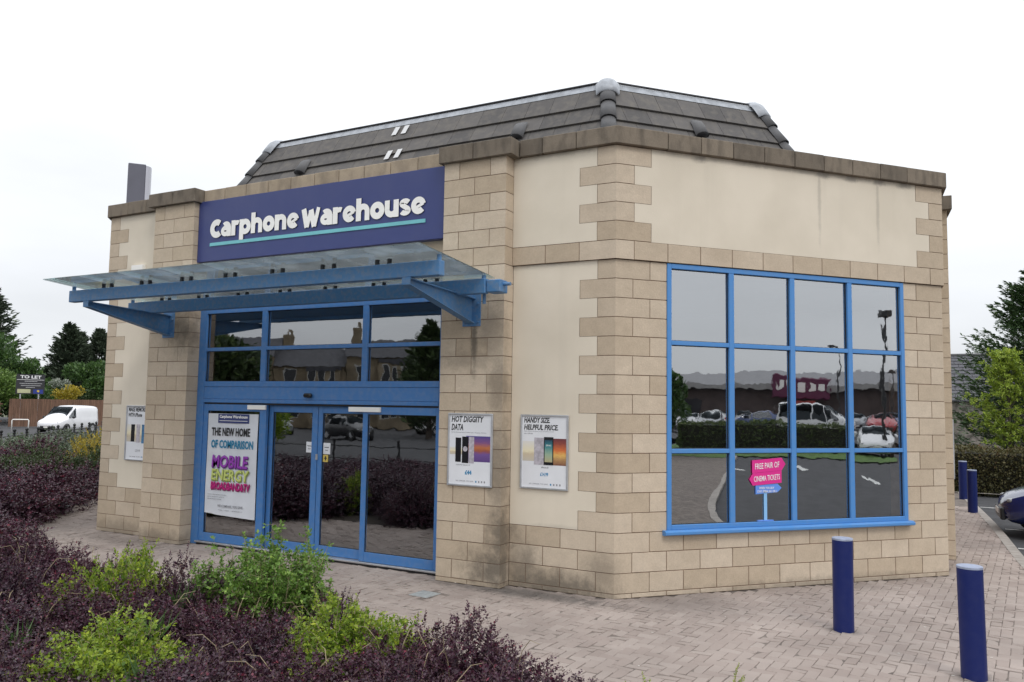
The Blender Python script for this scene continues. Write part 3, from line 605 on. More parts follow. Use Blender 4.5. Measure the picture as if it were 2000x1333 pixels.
# ================================================================== CANOPY
cp = thing('glass_canopy', 'sloping dusty glass canopy on blue steel beams over the shop entrance', 'canopy', (-4.55, 0, 3.4))
XL, XR = -3.18, 3.18
gz = lambda y: .217-.084*(y+.45)      # glass height above z=3.4
pw = (XR-XL)/8
for i in range(8):
    x0 = XL+pw*i+.004; x1 = XL+pw*(i+1)-.004; bm = bmesh.new()
    V = [bm.verts.new((x, y, gz(y)+dz)) for dz in (0, .012) for x, y in ((x0, -2.0), (x1, -2.0), (x1, -.42), (x0, -.42))]
    for q in ((3, 2, 1, 0), (4, 5, 6, 7), (0, 1, 5, 4), (1, 2, 6, 5), (2, 3, 7, 6), (3, 0, 4, 7)): bm.faces.new([V[k] for k in q])
    obj('glass_panel', bm, CANOPYG, cp)
def beam(y, zt, h, w=.10):
    bm = bmesh.new(); box(bm, -3.17, 3.17, y-w/2, y+w/2, zt-h, zt, 0, .006); return obj('beam', bm, BEAM, cp)
beam(-1.56, .245, .165, .10); beam(-.60, .185, .175, .10)
for y, zt in ((-1.56, .245), (-.60, .185)):
    xs = [XL+.05]+[XL+pw*i+s*.085 for i in range(1, 8) for s in (-1, 1)]+[XR-.05]
    for x in xs:
        bm = bmesh.new(); tube(bm, [(x, y, zt), (x, y, gz(y)-.001)], .026, 8); obj('glass_fixing', bm, BEAM if x in (xs[0], xs[-1]) else DARK, cp)
for sx_ in (-1, 1):
    x = sx_*2.75; bm = bmesh.new()
    Y = [-1.62, -.235]; ZT = [.072, .02]; ZB = [-.005, -.30]
    def plate(xa, xb, pts):
        a = [bm.verts.new((xa, *p)) for p in pts]; b = [bm.verts.new((xb, *p)) for p in pts]
        bm.faces.new(a); bm.faces.new(b[::-1])
        for i in range(len(pts)): bm.faces.new((a[i], a[(i+1) % len(pts)], b[(i+1) % len(pts)], b[i]))
    plate(x-.006, x+.006, [(Y[0], ZT[0]-.01), (Y[1], ZT[1]-.01), (Y[1], ZB[1]+.01), (Y[0], ZB[0]+.01)])
    plate(x-.055, x+.055, [(Y[0], ZT[0]), (Y[1], ZT[1]), (Y[1], ZT[1]-.012), (Y[0], ZT[0]-.012)])
    plate(x-.055, x+.055, [(Y[0], ZB[0]+.012), (Y[1], ZB[1]+.012), (Y[1], ZB[1]), (Y[0], ZB[0])])
    plate(x-.055, x+.055, [(Y[0]-.01, ZT[0]+.004), (Y[0], ZT[0]+.004), (Y[0], ZB[0]), (Y[0]-.01, ZB[0])])
    bmesh.ops.recalc_face_normals(bm, faces=bm.faces[:]); br = obj('bracket_arm', bm, BEAM, cp)
    bm = bmesh.new(); box(bm, x-.13, x+.13, -.238, -.226, -.33, .12, 0, .003)
    for a in (-.09, .09):
        for z in (-.28, -.05): tube(bm, [(x+a, -.236, z), (x+a, -.26, z)], .014, 6)
    obj('wall_plate', bm, BEAM, br)
obj('drain_box', bxm(3.175, 3.36, -.62, -.43, .02, .17, .01), BEAM, cp)
bm = bmesh.new(); tube(bm, [(3.36, -.53, .12), (3.45, -.53, .12)], .022, 10); obj('drain_pipe', bm, BEAM, cp)
bm = bmesh.new(); tube(bm, [(3.1, -.53, .02), (3.1, -.53, -.10)], .022, 10); obj('drain_pipe', bm, BEAM, cp)
# ================================================================== WALL POSTERS
def frame(t, w, h, b=.022):
    bm = bmesh.new()
    for x0, x1, z0, z1 in ((0, w, 0, b), (0, w, h-b, h), (0, b, b, h-b), (w-b, w, b, h-b)): box(bm, x0, x1, -.026, 0, z0, z1, 0, .004)
    obj('poster_frame', bm, ALU, t); flat('poster_sheet', b, w-b, b, h-b, -.008, PAPER, t, .003)
def foot(t, w, y=-.0115):
    words(t, 'WE COMPARE, YOU SAVE', .12, .052, .25, .018, y, GREY)
    for i in range(4): flat('logo_mark', .40+i*.04, .418+i*.04, .05, .072, y, CYAN if i == 0 else GREY, t, .0005)
Y_ = -.0115
t = thing('wall_poster', 'framed poster with HOT DIGGITY DATA heading on the stone pilaster right of the doors', 'poster', (-2.10, -.2265, 1.115)); w, h = .635, .885; frame(t, w, h)
words(t, 'HOT DIGGITY', .045, .775, .46, .075, Y_, INK, .20, .032); words(t, 'DATA', .045, .675, .17, .078, Y_, INK, .20, .032)
words(t, 'Get the Samsung Galaxy S9 64GB with a whopping 15GB data', .045, .642, .50, .015, Y_, GREY)
flat('dusk_picture', .26, .60, .30, .61, -.0112, DUSK, t, .0006); flat('sunset_picture', .03, .26, .38, .47, -.0112, BEACH, t, .0006)
for x0, x1, z0, z1, m_ in ((.11, .19, .29, .585, PHONEK), (.205, .295, .28, .60, PHONEK), (.30, .375, .28, .60, SILV)): flat('phone_picture', x0, x1, z0, z1, -.0122, m_, t, .0008)
bm = bmesh.new(); bmesh.ops.create_circle(bm, cap_ends=True, radius=.032, segments=20, matrix=Matrix.Translation((.25, -.0136, .45)) @ Matrix.Rotation(math.pi/2, 4, 'X')); obj('phone_picture', bm, SILV, t)
words(t, 'SAMSUNG GALAXY S9', .12, .248, .2, .016, Y_, GREY); words(t, '£44', .25, .14, .095, .055, Y_, CYAN, 0, .05); foot(t, w)
t = thing('wall_poster', 'framed poster with HANDY SIZE. HELPFUL PRICE. heading on the cream render', 'poster', (-1.205, -.0035, 1.115)); w, h = .635, .885; frame(t, w, h)
words(t, 'HANDY SIZE.', .045, .785, .345, .066, Y_, INK, .20, .032); words(t, 'HELPFUL PRICE.', .045, .70, .455, .066, Y_, INK, .20, .032)
words(t, 'Make iPhone 8 yours from £14.99 a month', .045, .675, .40, .016, Y_, GREY); words(t, 'with 1GB data', .045, .65, .12, .015, Y_, GREY)
flat('beach_picture', .03, .20, .33, .565, -.0112, BEACH, t, .0006); flat('sunset_picture', .43, .605, .29, .605, -.0112, SUNSET, t, .0006)
for i in range(3): flat('phone_picture', .185+i*.045, .235+i*.045, .29, .61, -.0118-.0006*i, SILV, t, .0005)
flat('phone_picture', .315, .44, .29, .62, -.014, PHONEK, t, .0008); flat('phone_screen', .327, .428, .325, .585, -.0148, SCREEN, t, .0006)
words(t, '09:41', .345, .51, .065, .022, -.016, WHITE); words(t, 'iPhone 8', .285, .25, .09, .018, Y_, INK); words(t, '£14.99', .27, .155, .105, .045, Y_, CYAN, 0, .03); foot(t, w)
t = thing('wall_poster', 'framed poster on the far left cream render, its right edge hidden by the stone pilaster', 'poster', (-8.47, -.0035, 1.125)); w, h = .635, .885; frame(t, w, h)
words(t, 'MAKE MEMORIES', .045, .785, .46, .07, Y_, INK, .20, .032); words(t, 'WITH iPhone', .045, .70, .33, .066, Y_, INK, .20, .032); flat('beach_picture', .03, .605, .30, .58, -.0112, BEACH, t, .0006)
for i, m_ in enumerate((PHONEK, SILV, mat('blue_phone_print', (.05, .18, .35), .4, .3, 20))): flat('phone_picture', .13+i*.13, .22+i*.13, .30-.01*i, .58, -.012, m_, t, .0008)
words(t, '£29.99', .25, .14, .12, .04, Y_, GREY); foot(t, w)
tC = Vector((math.cos(2*PHI), math.sin(2*PHI))); nC = Vector((math.sin(2*PHI), -math.cos(2*PHI))); q_ = Ecor+tC*1.48+nC*.2265
t = thing('wall_poster', 'framed poster seen edge-on past the right corner of the shop', 'poster', (q_.x, q_.y, 1.115), 2*PHI); w, h = .635, .885; frame(t, w, h)
# tall window poster on the left door screen
t = thing('window_poster', 'tall white poster headed THE NEW HOME OF COMPARISON on the left glass screen', 'poster', (-6.60, .018, .41)); w, h = 1.035, 1.505
bm = bmesh.new(); nx, nz_ = 8, 12; g = [[bm.verts.new((w*i/nx, -.006-.004*math.sin(i*1.3+j*.5)-.004*(j/nz_)*math.cos(i*.9), h*j/nz_+(.012 if j == 0 and i < 2 else 0)-.03*(i/nx)*(j == 0))) for i in range(nx+1)] for j in range(nz_+1)]
for j in range(nz_):
    for i in range(nx): bm.faces.new((g[j][i], g[j][i+1], g[j+1][i+1], g[j+1][i]))
smooth(obj('poster_sheet', bm, mat('window_poster_paper', (.66, .68, .72), .4, .05, 4), t))
Y2 = -.017
flat('header_panel', .22, .86, 1.365, 1.50, Y2+.001, NAVY, t); words(t, 'Carphone Warehouse', .25, 1.425, .58, .06, -.019, WHITE, 0, .03); flat('header_line', .25, .83, 1.395, 1.402, -.019, WHITE, t, .001)
words(t, 'THE NEW HOME', .09, 1.17, .80, .125, Y2, INK, 0, .03); words(t, 'OF COMPARISON', .09, .985, .87, .125, Y2, mat('deep_cyan_print', (.01, .20, .36), .5, 0), .0, .03)
def block_words(s, x, z, w_, h_, m1, m2, of=.02):
    for k in range(7): words(t, s, x+.003*k, z-.004*k, w_, h_, Y2-.0002*k, m2, .1, of, name='lettering_shadow') if k < 6 else words(t, s, x, z, w_, h_, Y2-.003, m1, .1, of)
block_words('MOBILE', .12, .70, .75, .185, PURP, PURPD); block_words('ENERGY', .12, .51, .78, .165, LIME, LIMED); block_words('BROADBAND&TV', .12, .375, .80, .11, MAG, MAGD, .005)
for i, s in enumerate(('You can switch all this in one place,', 'and we compare the market to', 'save you money every year.')): words(t, s, .06, .285-.035*i, .40-.05*i, .016, Y2, GREY)
words(t, 'WE COMPARE, YOU SAVE', .28, .105, .52, .045, Y2, GREY, 0, .01); words(t, 'MOBILE   |   ENERGY   |   BROADBAND & TV', .30, .06, .5, .016, Y2, GREY)
for nm, x, z, w_, h_, lab in (('door_sticker', -4.70, 1.395, .12, .15, 'white Automatic door notice on the left sliding leaf'), ('door_sticker', -4.385, 1.385, .125, .155, 'white Automatic door notice on the right sliding leaf')):
    t = thing(nm, lab, 'sticker', (x, .096, z)); flat('paper', 0, w_, 0, h_, 0, PAPER, t); words(t, 'Automatic', .02, .085, w_-.04, .02, -.003, INK); words(t, 'door', .035, .045, w_-.07, .02, -.003, INK)
t = thing('door_sticker', 'small yellow square notice below the white one on the right sliding leaf', 'sticker', (-4.385, .096, 1.275)); flat('paper', 0, .09, 0, .1, 0, mat('yellow_print', (.62, .46, .10), .5, .05), t); flat('pictogram', .035, .055, .02, .08, -.002, INK, t, .001); flat('pictogram', .02, .07, .045, .058, -.0035, INK, t, .001)
# cinema ticket stand set outside the big window glass to look brighter
t = thing('cinema_offer_stand', 'pink and blue arrow shaped cinema ticket offer stand at the big window', 'display stand', (*PB(2.04, -.023), .748), PHI)
def arrow(x0, x1, z0, z1, tip, right, m, y, sk=0):
    zc = (z0+z1)/2
    pts = [(x0, z0), (x1, z0+sk), (x1+tip, zc+sk), (x1, z1+sk), (x0, z1)] if right else [(x0, z0), (x1, z0+sk), (x1, z1+sk), (x0, z1), (x0-tip, zc)]
    bm = bmesh.new(); a = [bm.verts.new((p[0], y, p[1])) for p in pts]; b = [bm.verts.new((p[0], y+.006, p[1])) for p in pts]; bm.faces.new(a); bm.faces.new(b[::-1])
    for i in range(5): bm.faces.new((a[i], b[i], b[(i+1) % 5], a[(i+1) % 5]))
    bmesh.ops.recalc_face_normals(bm, faces=bm.faces[:]); return bm
MAGB = mat('bright_magenta_card', (.70, .025, .26), .4, .02); BLUB = mat('bright_blue_card', (.12, .28, .75), .4, .02); WB = mat('white_card_print', (.85, .85, .85), .4, 0)
obj('pole', bxm(.0, .045, -.006, .0, .012, .36), mat('light_blue_pole', (.25, .50, .80), .4, .02), t); bm = bmesh.new(); bmesh.ops.create_cone(bm, cap_ends=True, radius1=.12, radius2=.12, depth=.012, segments=24, matrix=Matrix.Translation((.02, -.006, .006)) @ Matrix.Diagonal((1, .13, 1, 1))); obj('base', bm, BLUB, t)
obj('pink_arrow', arrow(-.17, .26, .58, .735, .06, True, None, -.01, .03), MAGB, t); obj('pink_arrow', arrow(-.16, .26, .43, .578, .05, False, None, -.008, .03), MAGB, t); obj('blue_arrow', arrow(-.12, .20, .325, .428, .06, True, None, -.006, .02), BLUB, t)
o = words(t, 'FREE PAIR OF', -.13, .625, .36, .07, -.013, WB, .12, .004); o.rotation_euler.y = -.07; o = words(t, 'CINEMA TICKETS', -.145, .475, .38, .065, -.011, WB, .12, .004); o.rotation_euler.y = -.07
words(t, 'WHEN YOU BUY', -.07, .385, .22, .028, -.009, WB, .15, .008); words(t, 'SONY XPERIA XA1 OR L1', -.10, .345, .29, .028, -.009, WB, .15, .008)
# alarm box + flood light
t = thing('alarm_box', 'small white alarm box on the cream render behind the left end of the canopy', 'alarm', (-8.33, -.003, 4.08))
bm = bmesh.new(); a = [bm.verts.new((x, 0, z)) for x, z in ((-.10, 0), (.10, 0), (.15, .12), (.15, .24), (-.15, .24), (-.15, .12))]; b = [bm.verts.new((v.co.x*.92, -.075, v.co.z*.95+.004)) for v in a]; bm.faces.new(a); bm.faces.new(b[::-1])
for i in range(6): bm.faces.new((a[i], a[(i+1) % 6], b[(i+1) % 6], b[i]))
bmesh.ops.recalc_face_normals(bm, faces=bm.faces[:]); obj('cover', bm, WHITE, t); flat('strobe_lens', -.04, .04, .02, .05, -.073, BLUE, t, .02)
t = thing('wall_light', 'small grey floodlight sticking out of the left corner of the shop', 'light', (-9.22, .12, 4.42), -.8)
obj('arm', bxm(-.16, .02, -.015, .015, .0, .03), ALU, t); bm = bmesh.new(); box(bm, -.34, -.14, -.07, .07, -.02, .06, 0, .02); obj('lamp_head', bm, ALU, t)
# ================================================================== GROUND
def struct(o): o['kind'] = 'structure'; return o
bm = bmesh.new(); bmesh.ops.create_grid(bm, x_segments=2, y_segments=2, size=280); struct(obj('ground', bm, mat('far_ground', (.10, .11, .06), .95, .3, .4), None, (0, 0, GZ-.16)))
kerb = [(3.55, 17.0), (4.02, 10.0), (4.26, 4.9), (4.55, 3.0), (5.3, 1.3), (6.8, .25), (9, -.35), (14, -1.0), (30, -2.5)]
def ribbon(pts, w0, w1, z, name, m, zb=None):
    bm = bmesh.new(); L_ = []; P = [Vector(p) for p in pts]
    for i, p in enumerate(P):
        d = (P[min(i+1, len(P)-1)]-P[max(i-1, 0)]).normalized(); n = Vector((-d.y, d.x))
        L_.append((bm.verts.new((*(p+n*w0), z)), bm.verts.new((*(p+n*w1), z))))
    for i in range(len(L_)-1): bm.faces.new((L_[i][0], L_[i+1][0], L_[i+1][1], L_[i][1]))
    bmesh.ops.recalc_face_normals(bm, faces=bm.faces[:])
    for f in bm.faces:
        if f.normal.z < 0: f.normal_flip()
    return obj(name, bm, m)
def smoothline(pts, n=6):
    P = [Vector(p) for p in pts]; out = []
    for i in range(len(P)-1):
        p0, p1, p2, p3 = P[max(i-1, 0)], P[i], P[i+1], P[min(i+2, len(P)-1)]
        for k in range(n):
            u = k/n; out.append(.5*((2*p1)+(p2-p0)*u+(2*p0-5*p1+4*p2-p3)*u*u+(-p0+3*p1-3*p2+p3)*u**3))
    return out+[P[-1]]
kerbs = smoothline(kerb)
struct(obj('road', quadm([(x, y, GZ-.09) for x, y in ((3.0, -60), (90, -60), (90, 60), (3.0, 60))]), ASPHALT))
rl = smoothline([(90, -60), (2, -12.6), (-10, -12.5), (-16, -11.2), (-19.5, -6), (-22.6, 3), (-24.6, 7.2), (-30.5, 14.2), (-38, 22), (-60, 45)], 6)
bm = bmesh.new(); vs = [bm.verts.new((p.x, p.y, GZ-.085)) for p in rl]+[bm.verts.new(p) for p in ((-95, 72, GZ-.085), (-95, -110, GZ-.085), (90, -110, GZ-.085))]; bm.faces.new(vs)
for f in bm.faces:
    if f.normal.z < 0: f.normal_flip()
bm.normal_update(); struct(obj('side_road', bm, ASPHALT))
BRICK = None
def brick_mat():
    m, t, b = newmat('paving_brick'); setp(b, rough=.9, spec=.2)
    r = t.nodes.new('ShaderNodeValToRGB'); t.links.new(attr(t), r.inputs[0]); e = r.color_ramp.elements; e[0].color = (.325, .270, .242, 1); e[1].color = (.378, .322, .290, 1); e.new(.5).color = (.350, .295, .265, 1)
    g = t.nodes.new('ShaderNodeNewGeometry'); n = t.nodes.new('ShaderNodeTexNoise'); n.inputs['Scale'].default_value = .8; n.inputs['Detail'].default_value = 8; t.links.new(g.outputs['Position'], n.inputs['Vector'])
    rr = t.nodes.new('ShaderNodeMapRange'); t.links.new(n.outputs[0], rr.inputs[0]); rr.inputs[1].default_value = .35; rr.inputs[2].default_value = .7; rr.inputs[3].default_value = .84; rr.inputs[4].default_value = 1.12
    s = t.nodes.new('ShaderNodeVectorMath'); s.operation = 'SCALE'; t.links.new(r.outputs[0], s.inputs[0]); t.links.new(rr.outputs[0], s.inputs['Scale'])
    n3 = t.nodes.new('ShaderNodeTexVoronoi'); n3.inputs['Scale'].default_value = 4.2; t.links.new(g.outputs['Position'], n3.inputs['Vector'])
    r3 = t.nodes.new('ShaderNodeMapRange'); t.links.new(n3.outputs['Distance'], r3.inputs[0]); r3.inputs[1].default_value = .035; r3.inputs[2].default_value = .055; r3.inputs[3].default_value = .55; r3.inputs[4].default_value = 0
    col = mulcol(t, s.outputs[0], r3.outputs[0], (.42, .39, .37)); L = [(-1.0, -.25, GZ, 1.7, .3, .3, .75), (-8, -.4, GZ, 2.2, .5, .3, .45), (.6, .3, GZ, .9, .9, .3, .3), (2.409, -.004, GZ, .19, .19, .1, .6), (3.502, -.983, GZ, .19, .19, .1, .6), (2.2, 2.3, GZ, .5, .5, .2, .3), (-11, 0, GZ, 4, 3, .3, .5)]  # the two bollard entries paint contact shade round their bases
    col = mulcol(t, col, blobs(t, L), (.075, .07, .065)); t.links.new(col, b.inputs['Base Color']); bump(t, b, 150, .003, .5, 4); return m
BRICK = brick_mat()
JOINTM = mat('paving_joint_sand', (.165, .138, .12), .95, .3, 8)
bedfront = [(2.7, -5.2), (2.4, -4.0), (1.9, -3.25), (1.2, -3.3), (.3, -3.1), (-1, -3.1), (-4, -3.12), (-7, -2.95), (-9.2, -1.95), (-11.1, -.1), (-12.9, 1.9), (-13.9, 3.5), (-14.8, 6), (-15.2, 12)]
pave_poly = [Vector(p) for p in bedfront]+[Vector((3.4, 17.0))]+[Vector(p) for p in kerbs if p.y <= 17]+[Vector((30, -12.6)), Vector((2, -12.6)), Vector((1.9, -9))]
bm = bmesh.new(); bm.faces.new([bm.verts.new((p.x, p.y, GZ-.006)) for p in pave_poly])
bm.normal_update()
for f in bm.faces:
    if f.normal.z < 0: f.normal_flip()
pv = struct(obj('pavement', bm, JOINTM))
def inpoly(x, y, P):
    c = False; j = len(P)-1
    for i in range(len(P)):
        if (P[i].y > y) != (P[j].y > y) and x < (P[j].x-P[i].x)*(y-P[i].y)/(P[j].y-P[i].y)+P[i].x: c = not c
        j = i
    return c
foot_poly = [Vector((-TOT, 0)), Vector((-7.75, 0)), Vector((-7.75, -.225)), Vector((-6.85, -.225)), Vector((-6.85, .0)), Vector((-2.25, .0)), Vector((-2.25, -.225)), Vector((-1.35, -.225)), Vector((-1.35, 0)), Vector((0, 0)), Ecor, mirB(PA(1.35, 0)), mirB(PA(1.35, .225)), mirB(PA(2.25, .225)), mirB(PA(2.25, 0)), Fc, inn[2], Mc]
ang = math.radians(-4.6); ca, sa = math.cos(ang), math.sin(ang); cover_c = (-1.94, -.91)
cands = []
N_ = 105
for i in range(-N_*2, N_*2):
    for j in range(-N_*2, N_*2):
        # herringbone: brick 2x1 cells of .1 m; horizontal at (i,j) when (i-j)%4==0, vertical when (i-j)%4==3
        q = (i-j) % 4
        if q == 0: cx, cy, hz = i+1, j+.5, True
        elif q == 3: cx, cy, hz = i+.5, j, False     # occupies (i,j-1),(i,j)
        else: continue
        if q == 3: cy = j+1
        lx, ly = cx*.1, cy*.1; x, y = lx*ca-ly*sa, lx*sa+ly*ca
        if x < -16.5 or x > 6.5 or y < -5.5 or y > 13: continue
        cands.append((x, y, hz))
rbk = random.Random(3); keep = []
for x, y, hz in cands:
    px, py = proj((x, y, GZ))
    if not (-60 < px < 2060 and 700 < py < 1400): continue
    if not inpoly(x, y, pave_poly) or inpoly(x, y, foot_poly) or (abs(x-cover_c[0]) < .17 and abs(y-cover_c[1]) < .17): continue
    keep.append(((Vector((x, y))-Vector((CAM.x, CAM.y))).length, x, y, hz))
keep.sort()
def brick_bm(bm, x, y, hz, tx=0, ty=0, dz=0):
    hx, hy = (.0975, .0475) if hz else (.0475, .0975)
    z1 = 0; z0 = -.012; b = .005
    R_ = lambda a, c: (x+(a*ca-c*sa), y+(a*sa+c*ca))
    top = [bm.verts.new((*R_(a*(hx-b), c*(hy-b)), z1+a*tx+c*ty+dz)) for a, c in ((-1, -1), (1, -1), (1, 1), (-1, 1))]
    bot = [bm.verts.new((*R_(a*hx, c*hy), z0)) for a, c in ((-1, -1), (1, -1), (1, 1), (-1, 1))]
    mid = [bm.verts.new((*R_(a*hx, c*hy), z1-.004+a*tx+c*ty+dz)) for a, c in ((-1, -1), (1, -1), (1, 1), (-1, 1))]
    bm.faces.new(top)
    for i in range(4): bm.faces.new((mid[i], mid[(i+1) % 4], top[(i+1) % 4], top[i])); bm.faces.new((bot[i], bot[(i+1) % 4], mid[(i+1) % 4], mid[i]))
bmv = {}
def bt(): return rbk.uniform(-.005, .005), rbk.uniform(-.005, .005), rbk.uniform(-.0015, .001)
for v in range(12):
    for hz in (True, False):
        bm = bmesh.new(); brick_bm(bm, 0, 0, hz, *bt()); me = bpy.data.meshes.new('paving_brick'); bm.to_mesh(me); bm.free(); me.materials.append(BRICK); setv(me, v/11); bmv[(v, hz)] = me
front = [k for k in keep if inpoly(k[1], k[2], pave_poly)]
for d, x, y, hz in front[:298]:
    o = bpy.data.objects.new('paving_brick', bmv[(rbk.randrange(12), hz)]); link(o); o.parent = pv; o.location = (x, y, GZ)
bm = bmesh.new(); vals = []
for d, x, y, hz in front[298:]:
    n0 = len(bm.faces); brick_bm(bm, x, y, hz, *bt()); vals += [rbk.random()]*(len(bm.faces)-n0)
me = bpy.data.meshes.new('far_paving_bricks'); bm.to_mesh(me); bm.free(); a = me.attributes.new('v', 'FLOAT', 'FACE'); a.data.foreach_set('value', vals)
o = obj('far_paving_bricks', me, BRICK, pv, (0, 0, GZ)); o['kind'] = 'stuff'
obj('far_paving', quadm([(x, y, GZ-.002) for x, y in ((-15, 12.9), (3.4, 13), (3.4, 17), (-15, 17))]), BRICK, pv)
k = ribbon(kerbs, -.02, .13, GZ+.004, 'kerb', mat('kerb_concrete', (.33, .30, .27), .9, .15, 6)); struct(k)
bm = bmesh.new()
P = kerbs
for i in range(len(P)-1):
    d = (P[i+1]-P[i]).normalized(); n = Vector((-d.y, d.x))*.13; a, b = P[i]+n, P[i+1]+n
    bm.faces.new([bm.verts.new(q) for q in ((*a, GZ+.004), (*b, GZ+.004), (*b, GZ-.1), (*a, GZ-.1))])
struct(obj('kerb_face', bm, k.data.materials[0]))
WLINE = mat('road_paint', (.62, .62, .60), .8, .2, 12)
for pts in ([(4.35, 7.45), (9.2, 6.95), (9.2, 6.85), (4.35, 7.35)], [(4.3, 10.0), (9.2, 9.5), (9.2, 9.4), (4.3, 9.9)], [(24.0, -2.0), (20.9, -.85), (20.9, -.98), (24.0, -2.13)], [(26.4, .3), (22.6, 1.0), (22.6, .87), (26.4, .17)], [(22.9, 2.95), (19.2, 3.35), (19.2, 3.22), (22.9, 2.82)], [(4.0, 14.0), (9, 13.6), (9, 13.5), (4.0, 13.9)]):
    struct(obj('road_marking', quadm([(x, y, GZ-.084) for x, y in pts]), WLINE))
SOIL = mat('bed_soil', (.035, .027, .02), .95, .3, 5)
bm = bmesh.new(); bp = [Vector(p) for p in bedfront]+[Vector((-24.5, 12)), Vector((-23.5, 6)), Vector((-21, 0)), Vector((-17.5, -7)), Vector((-14, -10.4)), Vector((1.8, -11.4))]
bm.faces.new([bm.verts.new((p.x, p.y, GZ-.002)) for p in bp]); bm.normal_update()
for f in bm.faces:
    if f.normal.z < 0: f.normal_flip()
struct(obj('planting_bed', bm, SOIL))
# inspection cover, litter specks
t = thing('inspection_cover', 'square pale metal inspection cover set in the paving by the entrance pilaster', 'cover', (*cover_c, GZ), ang)
obj('lid', bxm(-.13, .13, -.13, .13, -.01, .003, .002), mat('galvanised_lid', (.36, .38, .38), .5, .15, 20, metal=.2), t); obj('rim', bxm(-.155, .155, -.155, .155, -.012, -.002), JOINTM, t)
# ================================================================== BOLLARDS
def bollard(lab, x, y, h=.90, r=.0975, lean=0):
    t = thing('bollard', lab, 'bollard', (x, y, GZ), 0, 'dark blue bollards'); bm = bmesh.new(); tube(bm, [(0, 0, -.02), (lean*.5, 0, h*.5), (lean, 0, h-.004)], r, 28, False)
    smooth(obj('post', bm, BOLL, t)); bm = bmesh.new(); tube(bm, [(lean, 0, h-.02), (lean, 0, h-.004), (lean, 0, h)], [r+.001, r+.001, r-.004], 28); obj('cap', bm, mat('faded_cap', (.30, .34, .45), .6, .15, 20), t); return t
bollard('dark blue bollard in front of the big window, the left one of the front pair', 2.409, -.004)
bollard('dark blue bollard nearest the camera at the right edge with a pale top', 3.502, -.983, .90, .0975, -.012)
bollard('distant blue bollard on the paving just past the right corner of the shop', 3.80, 11.84, .92); bollard('farthest blue bollard, half hidden by the right edge of the shop', 3.668, 14.88, .95)
bollard('blue bollard with only its top showing above the purple shrubs at far left', -12.6, .05, .90)
#@@PART3
# ================================================================== PLANTS
def leaf_mat(name, c1, c2, c3=None, rough=.45, trans=.25, spec=.45):
    m, t, b = newmat(name); setp(b, rough=rough, spec=spec)
    r = t.nodes.new('ShaderNodeValToRGB'); e = r.color_ramp.elements; e[0].color = (*c1, 1); e[1].color = (*c2, 1)
    if c3: e[1].position = .78; x = e.new(1.0); x.color = (*c3, 1)
    t.links.new(attr(t), r.inputs[0]); t.links.new(r.outputs[0], b.inputs['Base Color'])
    tl = t.nodes.new('ShaderNodeBsdfTranslucent'); t.links.new(r.outputs[0], tl.inputs[0]); mx = t.nodes.new('ShaderNodeMixShader'); mx.inputs[0].default_value = trans
    o = t.nodes['Material Output']; t.links.new(b.outputs[0], mx.inputs[1]); t.links.new(tl.outputs[0], mx.inputs[2]); t.links.new(mx.outputs[0], o.inputs[0]); return m
PURPLE = leaf_mat('purple_barberry_leaf', (.024, .009, .018), (.095, .030, .056), (.22, .024, .048), .36, .10)
PURPLE2 = leaf_mat('dusky_barberry_leaf', (.022, .010, .019), (.082, .032, .056), (.16, .027, .048), .34, .10)
YELLOWG = leaf_mat('yellow_green_leaf', (.085, .17, .02), (.34, .44, .035), (.46, .52, .05), .5, .3)
ROSE = leaf_mat('fresh_green_rose_leaf', (.05, .115, .02), (.17, .30, .05), (.32, .46, .09), .5, .3)
GOLD = leaf_mat('golden_leaf', (.22, .20, .03), (.50, .38, .04), (.55, .42, .05), .5, .3)
GREYG = leaf_mat('grey_green_leaf', (.06, .085, .05), (.15, .19, .12), (.22, .25, .18), .6, .2)
DKGREEN = leaf_mat('dark_green_leaf', (.025, .045, .018), (.07, .11, .035), (.12, .17, .05), .5, .2)
CONIF = leaf_mat('conifer_needles', (.03, .045, .03), (.085, .115, .07), (.13, .16, .10), .6, .15)
CONIFG = leaf_mat('green_conifer_needles', (.025, .055, .025), (.08, .14, .05), (.15, .22, .08), .6, .15)
MIDG = leaf_mat('mid_green_leaf', (.035, .075, .022), (.09, .17, .045), (.15, .24, .06), .5, .25)
SAPL = leaf_mat('bright_sapling_leaf', (.13, .21, .03), (.36, .46, .06), (.50, .56, .10), .5, .35)
HEDGE = leaf_mat('russet_hedge_leaf', (.05, .055, .02), (.13, .11, .04), (.17, .10, .05), .6, .2)
BARK = mat('bark', (.09, .07, .055), .9, .3, 12); TWIG = mat('purple_twig', (.10, .06, .05), .8, .2, 20); TWIGG = mat('pale_twig', (.30, .24, .15), .8, .2, 20)
def unit(a): return a/np.maximum(np.linalg.norm(a, axis=1, keepdims=True), 1e-9)
def leaf_arrays(pos, d, ln, wd, rng, upb=.7):
    n = len(pos); up = np.tile([0, 0, 1.], (n, 1))*upb+rng.normal(0, .6, (n, 3)); side = unit(np.cross(d, up)); nn = np.cross(side, d)
    ln = ln[:, None]; wd = wd[:, None]
    V = np.stack([pos, pos+d*ln*.5+side*wd*.5+nn*ln*.08, pos+d*ln-nn*ln*.06, pos+d*ln*.5-side*wd*.5+nn*ln*.08], 1); return V
